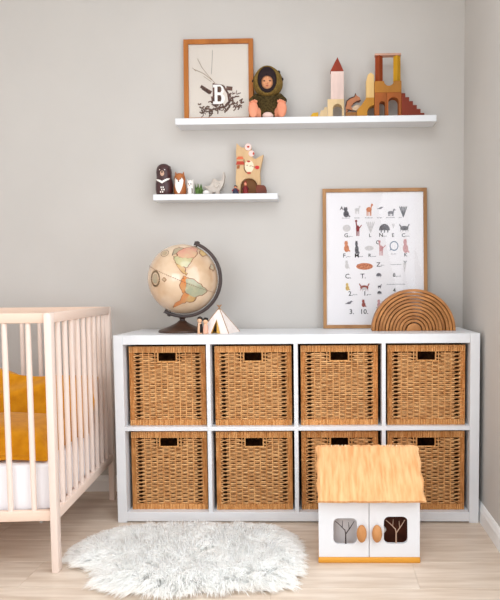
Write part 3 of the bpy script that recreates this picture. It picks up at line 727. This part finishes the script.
for x in [-.128+.013*i for i in range(5)]+[.058+.013*i for i in range(5)]:
    MB().tube([(x, .145, .364), (x+.001, .143, .378)], [.0022, .0016], 6).build('ridge_peg', pegm, hs)

# ------------------------------------------------------------------ ledge toys: castle blocks
BZ = 1.708; sx = .00446
def X(px): return .219+(px-182)*sx
def Z(py): return BZ+(115.9-py)*.00430
def dye(nm, c, c2=None): return mat('dye_'+nm, c, .6, c2 or tuple(int(q*.92) for q in c), 25, (1, 1, .25), spec=.25)
def block(nm, label, poly, m, y0=-.092, y1=-.048):
    b = MB(); cx_ = sum(X(p[0]) for p in poly)/len(poly); z0 = min(Z(p[1]) for p in poly)
    b.prism([(X(p[0])-cx_, Z(p[1])-z0) for p in poly], y0-(y0+y1)/2, y1-(y0+y1)/2)
    return tag(b.build(nm, m, None, .0008, 1, loc=(cx_, (y0+y1)/2, z0)), label, 'toy block', 'wooden castle blocks on the long ledge')
def archpoly(x0, x1, y0, y1, hx0, hx1, hy):
    r = (hx1-hx0)/2; c = (hx0+hx1)/2
    return [(x0, y1), (hx0, y1)]+[(c-r*cos(q), hy+r-r*sin(q)) for q in [PI*i/12 for i in range(13)]]+[(hx1, y1), (x1, y1), (x1, y0), (x0, y0)]
G_ = 115.9
block('wedge_block', 'tiny yellow wedge block at the left end of the castle', [(310.5, G_), (319, G_), (319, 111.2), (313.5, 111.8)], dye('yellow', (214, 164, 40)))
block('step_block', 'cream stepped block against the cream arch', [(319.2, G_), (328, G_), (328, 106), (325, 106.3), (324.5, 109), (321.5, 109.4), (321, 112)], dye('cream', (216, 188, 144)))
block('arch_block', 'cream arch block under the pink tower', archpoly(328.2, 344.5, 98.3, G_, 333.5, 342.5, 103), dye('cream', (216, 188, 144)))
block('tower_block', 'pale pink tower block below the red pointed roof', [(331.6, 98.25), (344.4, 98.25), (344.4, 70.2), (331.6, 70.2)], dye('blush', (222, 196, 186)), -.089, -.051)
block('roof_block', 'dark red triangular roof block on the pink tower', [(331, 70.15), (344.4, 70.15), (338.2, 56)], dye('brick', (146, 54, 30)), -.089, -.051)
block('low_block', 'low brown block under the squirrel figure', [(346, G_), (357, G_), (357, 111.2), (346, 111.2)], dye('brown', (150, 100, 50)), -.086, -.054)
block('arch_block', 'ochre half arch block with a sloping left side', [(357.2, G_), (367.5, G_)]+[(374.2-6.7*cos(q), 112-7.2*sin(q)) for q in [PI/2*i/8 for i in range(9)]]+[(374.2, 97.2), (366.5, 97.2), (362, 104), (357.2, 110)], dye('ochre', (184, 128, 42)))
block('gable_block', 'tall cream block with slanted top behind the ochre half arch', [(366.4, 97.1), (374.2, 97.1), (374.2, 74.5), (371, 71.8), (368, 74), (366.4, 80)], dye('straw', (222, 184, 122)), -.088, -.052)
block('arch_block', 'small orange brown arch block beside the half arch', archpoly(374.5, 386, 92.3, G_, 379.3, 385, 101), dye('rust', (156, 84, 32)))
block('arch_block', 'wide orange brown arch block beside the red stairs', archpoly(386.2, 401, 92.3, G_, 388.2, 398.2, 97), dye('rust', (156, 84, 32)))
block('notch_block', 'ochre block with a round notch carrying both pillars', [(374.5, 92.2), (401, 92.2), (401, 80.8), (393.5, 80.8)]+[(388.7+4.8*cos(q), 80.8+4.8*sin(q)) for q in [PI*i/12 for i in range(1, 12)]]+[(384, 80.8), (374.5, 80.8)], dye('ochre2', (168, 110, 38)))
for a, c, m, lb in ((375.3, 383.2, dye('sienna', (146, 62, 26)), 'reddish brown square pillar block on the notched block'), (393.2, 400.8, dye('gold', (196, 146, 28)), 'golden yellow square pillar block on the notched block')):
    hw_ = (X(c)-X(a))/2*.98; b = MB(); b.prism([(-hw_, 0), (0, -hw_), (hw_, 0), (0, hw_)], 0, Z(54.6)-Z(80.75))
    M_ = Matrix.Rotation(PI/2, 4, 'X'); b.v = [(p[0], p[2], p[1]) for p in b.v]
    o = b.build('pillar_block', m, None, .0008, 1, loc=((X(a)+X(c))/2, -.070, Z(80.75))); tag(o, lb, 'toy block', 'wooden castle blocks on the long ledge')
block('lintel_block', 'thin pale pink plank laid across the two pillars', [(375, 54.5), (400.8, 54.5), (400.8, 52.6), (375, 52.6)], dye('rose', (206, 160, 140)), -.086, -.054)
st = [(401.2, G_), (423.5, G_)]
for i in range(6): st += [(423.5-i*3.75, G_-2.6-i*4.0), (423.5-(i+1)*3.75+.05, G_-2.6-i*4.0)]
st += [(401.2, G_-2.6-5*4.0)]
block('stair_block', 'dark red stair block descending at the right end of the castle', st, dye('oxblood', (120, 44, 22)))
sq = thing('squirrel_figure', 'brown wooden squirrel figure leaping beside the cream arch', 'figure', (X(353.5), -.070, Z(111.2)))
def qx(px, py): return (X(px)-X(353.5), Z(py)-Z(111.2))
SQ = dye('squirrel', (176, 112, 76))
MB().prism([qx(*p) for p in ((346.5, 111), (346, 104), (347, 99.5), (350.5, 96.5), (355, 95), (356, 91.8), (357.2, 94), (360.3, 96), (361, 98.8), (359.8, 100.2), (357, 100), (354, 102), (351.5, 104.5), (353, 108), (352, 109.5), (349.5, 107.5), (348.5, 109.5))], -.009, .009).build('body', SQ, sq, .001, 1)
MB().prism([qx(*p) for p in ((351.2, 111.1), (353.4, 108.2), (356.6, 109.4), (360, 106), (360.8, 104), (357, 103), (353.6, 105.2), (351.8, 108))], -.007, .007).build('belly', dye('bellycream', (206, 178, 148)), sq, .001, 1)
b = MB()
for a, c in (((346.3, 105), (347.2, 99.6)), ((347.2, 99.6), (350.5, 96.7)), ((350.5, 96.7), (355, 95.2)), ((355, 95.2), (356, 92)), ((347, 108), (353, 109.5)), ((353.6, 102.4), (357, 100.3)), ((357, 100.3), (361, 99))):
    p, q = qx(*a), qx(*c); b.tube([(p[0], -.0092, p[1]), (q[0], -.0092, q[1])], .0022, 5)
b.build('outline', dye('dark', (64, 34, 28)), sq)

# ------------------------------------------------------------------ hooded doll on the long ledge
dl = thing('baby_doll', 'baby doll in olive knitted hood suit sitting on the long ledge', 'doll', (.606, -.052, 1.708))
OLIVE = mat('olive_knit', (82, 68, 38), .95, (50, 40, 22), 120, bump=.8, bscale=220, spec=.1)
OLIVEL = mat('olive_hood_knit', (134, 108, 56), .95, (104, 82, 42), 120, bump=.8, bscale=220, spec=.1)
DSK = mat('doll_skin', (226, 152, 120), .55, (216, 138, 106), 15, trans=.05)
DSF = mat('doll_face', (206, 142, 102), .55)
DARK = mat('doll_hair', (34, 20, 22), .8)
MB().lathe([(.045, .006), (.060, .02), (.062, .05), (.060, .08), (.050, .1), (.034, .115), (.026, .122)], 24, (0, .003, 0), 1, .62).build('knit_body', OLIVE, dl, smooth=True)
for s_ in (-1, 1):
    MB().tube([(s_*.045, -.002, .098), (s_*.066, -.012, .078), (s_*.064, -.026, .062)], [.022, .020, .016], 12).build('sleeve', OLIVE, dl, smooth=True)
    MB().ell((s_*.056, -.036, .056), (.011, .010, .010)).build('hand', DSK, dl, smooth=True)
    MB().tube([(s_*.035, .0, .026), (s_*.054, -.02, .030), (s_*.062, -.034, .032)], [.026, .024, .02], 12).build('leg', DSK, dl, smooth=True)
    ft = MB(); ft.ell((s_*.063, -.040, .038), (.022, .011, .038), 16, 12)
    for k_ in range(5): ft.ell((s_*(.048+.0075*k_)*1.0, -.044, .073-abs(k_-1.2)*.0035), (.0052-.0004*k_, .007, .0068), 8, 6)
    ft.build('foot', DSK, dl, smooth=True, angle=60)
MB().ell((0, -.018, .014), (.026, .026, .015)).build('nappy', mat('nappy_pink', (226, 196, 186), .9), dl, smooth=True)
hd = MB().ell((0, -.006, .158), (.042, .040, .046), 24, 16).build('head', DSF, dl, smooth=True)
# hood: knitted shell with an oval opening, pointed at the crown
b = MB(); n, m = 32, 14; v = []; f = []
for j in range(m+1):
    for i in range(n):
        a = 2*PI*i/n; op = (.042, .057); tq = j/m
        # from opening rim (front) to the back of the head
        R_ = (.064, .066); ang = tq*PI/2
        ex = op[0]+(R_[0]-op[0])*min(1, tq*2.2)**.6 if tq < .45 else R_[0]*cos((tq-.45)/.55*PI/2)
        ez = op[1]+(R_[1]-op[1])*min(1, tq*2.2)**.6 if tq < .45 else R_[1]*cos((tq-.45)/.55*PI/2)
        yy = -.044+tq*.088
        v.append((ex*cos(a), yy, .163+ez*sin(a)*(1 if sin(a) < 0 else .98)))
for j in range(m):
    for i in range(n): f.append((j*n+i, j*n+(i+1) % n, (j+1)*n+(i+1) % n, (j+1)*n+i))
b.add(v, f); o = b.build('hood', OLIVEL, dl, smooth=True, angle=80); sd = o.modifiers.new('s', 'SOLIDIFY'); sd.thickness = .004; sd.offset = -1
# dark hair framing the face
b = MB(); v = []; f = []; n = 28
for rx_, rz_, zc, yy in ((.0415, .0565, .163, -.043), (.034, .043, .160, -.049), (.0265, .029, .151, -.046)):
    v += [(rx_*cos(2*PI*i/n), yy, zc+rz_*sin(2*PI*i/n)) for i in range(n)]
for j in range(2):
    for i in range(n): f.append((j*n+i, (j+1)*n+i, (j+1)*n+(i+1) % n, j*n+(i+1) % n))
b.add(v, f); b.build('hair', DARK, hd, smooth=True, angle=80)
b = MB(); b.ell((0, -.030, .150), (.028, .019, .030), 20, 12); b.ell((0, -.050, .146), (.006, .005, .005), 10, 8); b.build('face', DSF, hd, smooth=True)
b = MB()
for s_ in (-1, 1): b.ell((s_*.012, -.0455, .157), (.0055, .003, .003), 10, 6)
b.build('eyes', DARK, hd, smooth=True)
b = MB(); b.ell((0, -.0475, .1355), (.007, .002, .0022), 10, 6); b.build('mouth', mat('doll_lip', (170, 86, 74), .5), hd, smooth=True)
for x, z in ((-.064, .168), (.064, .174), (.05, .205)): MB().ell((x, -.012, z), (.0065, .006, .0075), 10, 8).build('pompom', DARK, dl, smooth=True)

# ------------------------------------------------------------------ short ledge figures
LZ = 1.378
def LX_(px): return .094+(px-156)*.00452
def nest(label, px0, px1, h, m, extra):
    w_ = (px1-px0)*.00452/2; t = thing('nesting_doll', label, 'doll', (LX_((px0+px1)/2), -.052, LZ), 0, 'painted nesting dolls on the short ledge')
    pr = [(.80, 0), (.90, .02), (1.0, .16), (1.0, .32), (.96, .46), (.86, .55), (.87, .62), (.90, .72), (.84, .84), (.66, .93), (.36, .985), (.02, 1)]
    MB().lathe([(r*w_, z*h) for r, z in pr], 28).build('body', m, t, smooth=True, angle=60)
    extra(t, w_, h); return t
def surf(t, nm, m, w_, h, shapes, proud=.0012):
    """painted marks: small domes lying on the front of the body"""
    pr = [(.80, 0), (.90, .02), (1.0, .16), (1.0, .32), (.96, .46), (.86, .55), (.87, .62), (.90, .72), (.84, .84), (.66, .93), (.36, .985), (.02, 1)]
    def rad(z):
        for (r0, z0), (r1, z1) in zip(pr, pr[1:]):
            if z0 <= z <= z1: return (r0+(r1-r0)*(z-z0)/(z1-z0))*w_
        return .0
    b = MB()
    for poly in shapes:
        me_ = bmesh.new(); vs = [me_.verts.new((x*w_, 0, z*h)) for x, z in poly]; me_.faces.new(vs); bmesh.ops.triangulate(me_, faces=me_.faces[:])
        for _ in range(2): bmesh.ops.subdivide_edges(me_, edges=me_.edges[:], cuts=1); bmesh.ops.triangulate(me_, faces=me_.faces[:])
        me_.verts.index_update(); v = []
        for q in me_.verts:
            rr = rad(q.co.z/h); yy = -math.sqrt(max(0, rr*rr-q.co.x**2))-proud; v.append((q.co.x, yy, q.co.z))
        b.add(v, [tuple(k_.index for k_ in fc.verts) for fc in me_.faces]); me_.free()
    return b.build(nm, m, t, smooth=True, angle=80)
E2 = lambda cx_, cz_, rx_, rz_: ellp(cx_, cz_, rx_, rz_, 12)
WPT, CHOC, FOX = mat('white_paint', (240, 234, 228), .5), mat('chocolate_paint', (62, 30, 32), .35, spec=.5), mat('fox_paint', (176, 106, 56), .45, (160, 90, 44), 30)
def bear(t, w_, h):
    surf(t, 'muzzle', mat('muzzle_tan', (196, 160, 136), .5), w_, h, [E2(0, .66, .24, .085)])
    surf(t, 'nose', BLACK, w_, h, [E2(0, .70, .10, .03)], .002)
    surf(t, 'collar_mark', WPT, w_, h, [[(-.80, .50), (-.74, .45), (0, .34), (.72, .47), (.80, .52), (.5, .50), (.2, .45), (0, .42), (-.3, .46)]])
    surf(t, 'flower_mark', WPT, w_, h, [E2(.08*i-.2, .08+.07*((i*5) % 3), .07, .028) for i in range(6)])
    surf(t, 'eyes', WPT, w_, h, [E2(-.3, .775, .06, .018), E2(.3, .775, .06, .018)])
    b = MB()
    for s_ in (-1, 1): b.ell((s_*w_*.60, 0, h*.89), (w_*.2, w_*.14, w_*.16), 12, 8)
    b.build('ears', CHOC, t, smooth=True)
def fox(t, w_, h):
    surf(t, 'face_mark', WPT, w_, h, [[(-.72, .66), (-.5, .76), (-.2, .66), (0, .60), (.2, .66), (.5, .76), (.72, .66), (.62, .40), (.40, .20), (.12, .06), (-.12, .06), (-.40, .20), (-.62, .40)]])
    surf(t, 'nose', BLACK, w_, h, [E2(0, .58, .12, .035)], .002); surf(t, 'eyes', BLACK, w_, h, [E2(-.36, .70, .07, .022), E2(.36, .70, .07, .022)], .002)
    b = MB()
    for s_ in (-1, 1): b.tube([(s_*w_*.55, 0, h*.88), (s_*w_*.66, 0, h*1.06)], [w_*.24, w_*.03], 10)
    b.build('ears', FOX, t, smooth=True)
def owl(t, w_, h):
    surf(t, 'eyes', BLACK, w_, h, [E2(-.35, .72, .13, .05), E2(.35, .72, .13, .05)]); surf(t, 'beak', FOX, w_, h, [[(-.14, .64), (.14, .64), (0, .54)]], .002)
    surf(t, 'wing_mark', mat('grey_paint', (150, 142, 136), .5), w_, h, [[(.4, .45), (.85, .42), (.8, .12), (.5, .1)], [(-.4, .45), (-.85, .42), (-.8, .12), (-.5, .1)]])
    b = MB()
    for s_ in (-1, 1): b.tube([(s_*w_*.6, 0, h*.86), (s_*w_*.75, 0, h*1.05)], [w_*.25, w_*.04], 8)
    b.build('ears', WPT, t, smooth=True)
nest('largest nesting doll, dark brown bear with white collar mark', 155.5, 172.7, .142, CHOC, bear)
nest('middle nesting doll, orange fox with white face, beside the bear', 173.6, 186, .100, FOX, fox)
nest('smallest nesting doll, white owl with dark eyes, beside the fox', 186.6, 194, .068, WPT, owl)
gp = thing('toy_grass', 'tuft of green toy grass right of the smallest nesting doll', 'toy plant', (LX_(198.5), -.052, LZ))
GRN = mat('grass_green', (96, 124, 62), .8, (62, 92, 42), 60)
MB().lathe([(.017, 0), (.018, .004), (.013, .009)], 14).build('clump', GRN, gp, smooth=True)
for i in range(22):
    a = rs.uniform(0, 2*PI); r = rs.uniform(.002, .015); l = rs.uniform(.030, .056); d_ = rs.uniform(.2, .6)
    MB().tube([(r*cos(a), r*sin(a), .002), (r*cos(a)*(1+d_*.5), r*sin(a)*(1+d_*.5), l*.6), (r*cos(a)*(1+d_), r*sin(a)*(1+d_), l)], [.0040, .0032, .0005], 5).build('blade', GRN, gp, smooth=True)
tag(MB().ell((0, 0, .0098), (.016, .012, .0108), 18, 10).build('toy_pebble', mat('pebble_white', (230, 226, 222), .6, (216, 212, 208), 60), None, smooth=True, loc=(LX_(206.5), -.062, LZ), angle=180), 'small white rounded pebble in front of the pale grey animal', 'pebble')
# pale grey animal with a raised tip
GW = mat('grey_wood', (196, 186, 176), .6, (180, 170, 160), 30)
ga = thing('animal_figure', 'pale grey wooden animal figure with upswept tip beside the green grass', 'figure', (LX_(214), -.040, LZ))
def gq(px, py): return ((px-214)*.00452, (194-py)*.00442)
MB().prism([gq(*p) for p in ((203, 185.5), (206, 184.2), (209.5, 184.5), (211.5, 181), (213, 176.5), (216, 178.2), (219, 180), (221.5, 178.5), (222.6, 174.5), (222.8, 170.5), (224.6, 170.3), (225, 175), (224, 180.5), (222.5, 185), (219.5, 189.5), (218.8, 194), (215.6, 194), (215.2, 191), (212, 191), (211.6, 194), (208.4, 194), (208.5, 189.5), (206, 187))], -.011, .011).build('body', GW, ga, .003, 2)
MB().prism([gq(*p) for p in ((214, 179.5), (218, 180.5), (219, 184), (216.5, 187), (214, 185))], -.0145, -.0105).build('ear', GW, ga, .001, 1)
MB().ell((gq(219.6, 182.3)[0], -.0112, gq(219.6, 182.3)[1]), (.0012, .0008, .0012), 8, 6).build('eye', BLACK, ga)
# tree house cut-out
th_ = thing('wooden_tree_house', 'carved pale wooden tree house with red mushrooms on the short ledge', 'toy house', (LX_(250), -.036, LZ))
def tq_(px, py): return ((px-250)*.00452, (194-py)*.00462)
TWD = mat('tree_house_wood', (208, 176, 134), .6, (192, 156, 114), 14, (1, 1, .25))
outl = [(236.3, 194), (240.4, 194), (240.5, 186)]+[(249-8.4*cos(q), 185.5-7.6*sin(q)) for q in [PI*i/12 for i in range(0, 13)]]+[(257.5, 194), (261, 194), (260.5, 181), (260, 172.5), (261.6, 164.5), (263.8, 155.2), (259, 157.6), (255.5, 159.5), (252.6, 157.5), (251.6, 150), (251.5, 146), (248, 145.2), (244, 148.6), (241, 147.5), (237, 143.8), (236.4, 152), (236.8, 165), (235.6, 178)]
MB().prism([tq_(*p) for p in outl], -.013, .013).build('trunk', TWD, th_, .002, 2)
MB().prism([tq_(*p) for p in ((240.5, 193.9), (257.4, 193.9), (257.4, 184), (254, 179), (249, 177.6), (244, 179), (240.5, 184))], .004, .0128).build('doorway', mat('doorway_brown', (120, 80, 46), .7), th_)
RDP = mat('mushroom_red', (178, 60, 40), .5); ORP = mat('mushroom_orange', (206, 104, 66), .5); PKP = mat('mushroom_pink', (234, 200, 192), .5)
def disc(nm, cx_, cy_, rx_, ry_, m, d=.0025):
    b = MB(); b.prism([tq_(*p) for p in ellp(cx_, cy_, rx_, ry_, 14)], -.013-d, -.0128); b.build(nm, m, th_, .0006, 1)
MB().prism([tq_(*p) for p in ((236.6, 159.6), (238.5, 157), (243, 157), (244.2, 159.6))], -.0155, -.0128).build('mushroom_cap', ORP, th_)
MB().prism([tq_(*p) for p in ((236.2, 164.8), (237.5, 161.6), (243.6, 161.6), (245, 164.8))], -.0155, -.0128).build('mushroom_cap', RDP, th_)
MB().prism([tq_(*p) for p in ((237, 168.6), (237.6, 165.4), (240, 165.4), (239.6, 168.6))], -.0148, -.0128).build('mushroom_stalk', mat('stalk_brown', (150, 84, 44), .6), th_)
disc('mushroom_cap', 248.7, 148, 3.4, 3.4, PKP); disc('cap_spot', 248.8, 147.8, 1.3, 1, RDP, .0036)
disc('mushroom_cap', 252, 154.3, 3, 3, PKP); disc('cap_spot', 254, 154.4, 1, 1.3, RDP, .0036)
disc('face', 249.5, 166.5, 4.6, 6, mat('face_pale', (236, 214, 186), .6)); disc('cap_spot', 249, 161.8, 1.8, .9, RDP, .0036); disc('cap_spot', 257.5, 167.7, 2.2, 1.7, mat('berry_red', (196, 40, 40), .4), .0036); disc('cap_spot', 249.2, 173, 2.1, 1, RDP, .0036)
b = MB(); q = [tq_(*p) for p in ((244.4, 160), (244.4, 169), (246, 172), (248, 173.2))]
b.tube([(p[0], -.0138, p[1]) for p in q], .0016, 6); q = [tq_(*p) for p in ((251, 165.8), (253, 167), (255.5, 167.4))]; b.tube([(p[0], -.0158, p[1]) for p in q], .0009, 6)
b.build('branch_line', mat('line_dark', (76, 40, 32), .6), th_, smooth=True)
for px, py in ((247.4, 165.6), (250.4, 166.4)):
    disc('eye', px, py, .45, .5, BLACK, .0036)
for px, w_, h, cm, cm2, lb in ((236, .0145, .040, mat('navy_paint', (50, 50, 72), .5), mat('crimson_paint', (150, 34, 44), .5), 'tiny doll in navy and crimson left of the tree house'), (246, .0125, .058, mat('maroon_paint', (116, 26, 28), .5), mat('maroon_dark', (76, 22, 28), .5), 'tiny doll in a long maroon dress in the tree house doorway')):
    t = thing('tiny_doll', lb, 'doll', (LX_(px), -.068, LZ), 0, 'tiny dolls by the tree house')
    MB().lathe([(w_*.9, 0), (w_, .003), (w_*.85, h*.4), (w_*.5, h*.62), (w_*.3, h*.66)], 18).build('dress', cm, t, smooth=True)
    for s_ in (-1, 1): MB().tube([(s_*w_*.5, 0, h*.58), (s_*w_*1.0, -.002, h*.34)], [.004, .0035], 8).build('arm', cm2, t, smooth=True)
    MB().ell((0, 0, h*.80), (w_*.46, w_*.46, h*.16), 14, 10).build('head', DSK, t, smooth=True)
    MB().lathe([(w_*.5, h*.78), (w_*.54, h*.86), (w_*.38, h*.97), (w_*.05, h)], 16, (0, .0016, 0)).build('hair', mat('doll_hair_red', (130, 40, 34), .7) if px > 240 else DARK, t, smooth=True)
wb = MB(); hw_ = .0235
wb.prism([(-hw_, 0), (hw_, 0), (hw_, .018), (hw_*.86, .030), (hw_*.6, .037), (-hw_*.6, .040), (-hw_, .036)], -.014, .014)
tag(wb.build('toy_stump', mat('stump_brown', (112, 52, 32), .5, (88, 40, 26), 25), None, .003, 2, loc=(LX_(261.8), -.068, LZ)), 'dark red brown wooden block at the right foot of the tree house', 'toy block')

# ------------------------------------------------------------------ sheepskin rug
out = [(-.066, -.761), (-.069, -.668), (-.01, -.577), (.08, -.498), (.266, -.472), (.508, -.472), (.692, -.497), (.763, -.621), (.784, -.828), (.77, -.988), (.679, -1.014), (.586, -1.008), (.465, -1.028), (.347, -1.047), (.217, -1.023), (.118, -.992), (.091, -.868), (-.002, -.832)]
cxr, cyr = .38, -.74
hide = [(cxr+(x-cxr)*.905-.006, cyr+(y_-cyr)*.85) for x, y_ in out]
rug = thing('sheepskin_rug', 'fluffy white sheepskin rug on the floor before the shelf', 'rug', (cxr, cyr, 0))
WOOL = mat('wool', (255, 255, 254), .9, (252, 252, 250), 20, spec=.1)
_n = WOOL.node_tree; _t = _n.nodes.new('ShaderNodeBsdfTranslucent'); _t.inputs[0].default_value = (1, 1, .99, 1); _x = _n.nodes.new('ShaderNodeMixShader'); _x.inputs[0].default_value = .5
_n.links.new(_n.nodes['Principled BSDF'].outputs[0], _x.inputs[1]); _n.links.new(_t.outputs[0], _x.inputs[2]); _n.links.new(_x.outputs[0], _n.nodes['Material Output'].inputs[0])
hp = np.array(hide)
def inside(P, poly):
    x, y_ = P[:, 0], P[:, 1]; r = np.zeros(len(P), bool); j = len(poly)-1
    for i in range(len(poly)):
        xi, yi = poly[i]; xj, yj = poly[j]
        c = ((yi > y_) != (yj > y_)) & (x < (xj-xi)*(y_-yi)/(yj-yi+1e-12)+xi); r ^= c; j = i
    return r
def edge_dist(P, poly):
    d = np.full(len(P), 9.)
    for i in range(len(poly)):
        a, c = poly[i], poly[(i+1) % len(poly)]; ab = c-a
        t = np.clip(((P-a)@ab)/(ab@ab), 0, 1); d = np.minimum(d, np.linalg.norm(P-(a+t[:, None]*ab), axis=1))
    return d
b = MB(); n = len(hide); v = []
for s_, z in ((1, .0005), (1, .006), (.93, .018), (.8, .026), (.5, .028), (.01, .028)): v += [((x-cxr)*s_, (y_-cyr)*s_, z) for x, y_ in hide]
f = [(i*n+j, i*n+(j+1) % n, (i+1)*n+(j+1) % n, (i+1)*n+j) for i in range(5) for j in range(n)]+[tuple(range(n-1, -1, -1)), tuple(5*n+j for j in range(n))]
b.add(v, f); hb = b.build('hide', WOOL, rug, smooth=True, angle=70)
bm2 = bmesh.new(); bm2.from_mesh(hb.data); bmesh.ops.recalc_face_normals(bm2, faces=bm2.faces[:]); bm2.to_mesh(hb.data); bm2.free()
rsn = np.random.RandomState(4); P = rsn.uniform([-.12, -1.08], [.82, -.42], (90000, 2)); P = P[inside(P, hide)][:42000]
ed = edge_dist(P, hp); N_ = len(P)
# locks: strands lean towards shared directions so that the wool clumps
lc = rsn.uniform([-.12, -1.08], [.82, -.42], (900, 2)); la = rsn.normal(size=(900, 2))
idx = np.empty(N_, int)
for i in range(0, N_, 4000): idx[i:i+4000] = np.argmin(((P[i:i+4000, None]-lc[None])**2).sum(-1), 1)
rad_ = P-np.array([cxr, cyr]); rad_ /= np.linalg.norm(rad_, axis=1)[:, None]+1e-6
e = np.clip(1-ed/.07, 0, 1)[:, None]
D = rad_*(.35+.75*e)+la[idx]*.42+rsn.normal(size=(N_, 2))*.20
conv = (lc[idx]-P)*9*(1-e); D = D+conv
Ln = (.044+.022*rsn.rand(N_)+.012*rsn.rand(900)[idx])[:, None]
z0 = np.clip(ed/.05, 0, 1)[:, None]*.022+.004
up1 = .70-.42*e; 
p0 = np.hstack([P, z0]); d1 = np.hstack([D*.55, up1]); d1 /= np.linalg.norm(d1, axis=1)[:, None]
d2_ = np.hstack([D*1.0, up1*.45-.05]); d2_ /= np.linalg.norm(d2_, axis=1)[:, None]
d3 = np.hstack([D*1.1, up1*.1-.35]); d3 /= np.linalg.norm(d3, axis=1)[:, None]
p1 = p0+d1*Ln*.36; p2 = p1+d2_*Ln*.36; p3 = p2+d3*Ln*.30
for q in (p1, p2, p3): q[:, 2] = np.maximum(q[:, 2], .0025)
sd_ = np.cross(d2_, rsn.normal(size=(N_, 3))); sd_ /= np.linalg.norm(sd_, axis=1)[:, None]+1e-9
wd = .0016
V = np.stack([p0-sd_*wd, p0+sd_*wd, p1-sd_*wd*.95, p1+sd_*wd*.95, p2-sd_*wd*.7, p2+sd_*wd*.7, p3], 1).reshape(-1, 3)-np.array([cxr, cyr, 0])
base = np.arange(N_)[:, None]*7
F = np.concatenate([base+np.array([[0, 1, 3]]), base+np.array([[0, 3, 2]]), base+np.array([[2, 3, 5]]), base+np.array([[2, 5, 4]]), base+np.array([[4, 5, 6]])], 0)
me = bpy.data.meshes.new('wool'); me.vertices.add(len(V)); me.vertices.foreach_set('co', V.ravel())
me.loops.add(F.size); me.loops.foreach_set('vertex_index', F.ravel().astype(np.int32)); me.polygons.add(len(F)); me.polygons.foreach_set('loop_start', np.arange(0, F.size, 3, dtype=np.int32))
me.update(calc_edges=True); me.validate(); me.shade_smooth()
wo = link('wool', me, WOOL, rug); wo['kind'] = 'stuff'; wo['label'] = 'long white wool fleece'
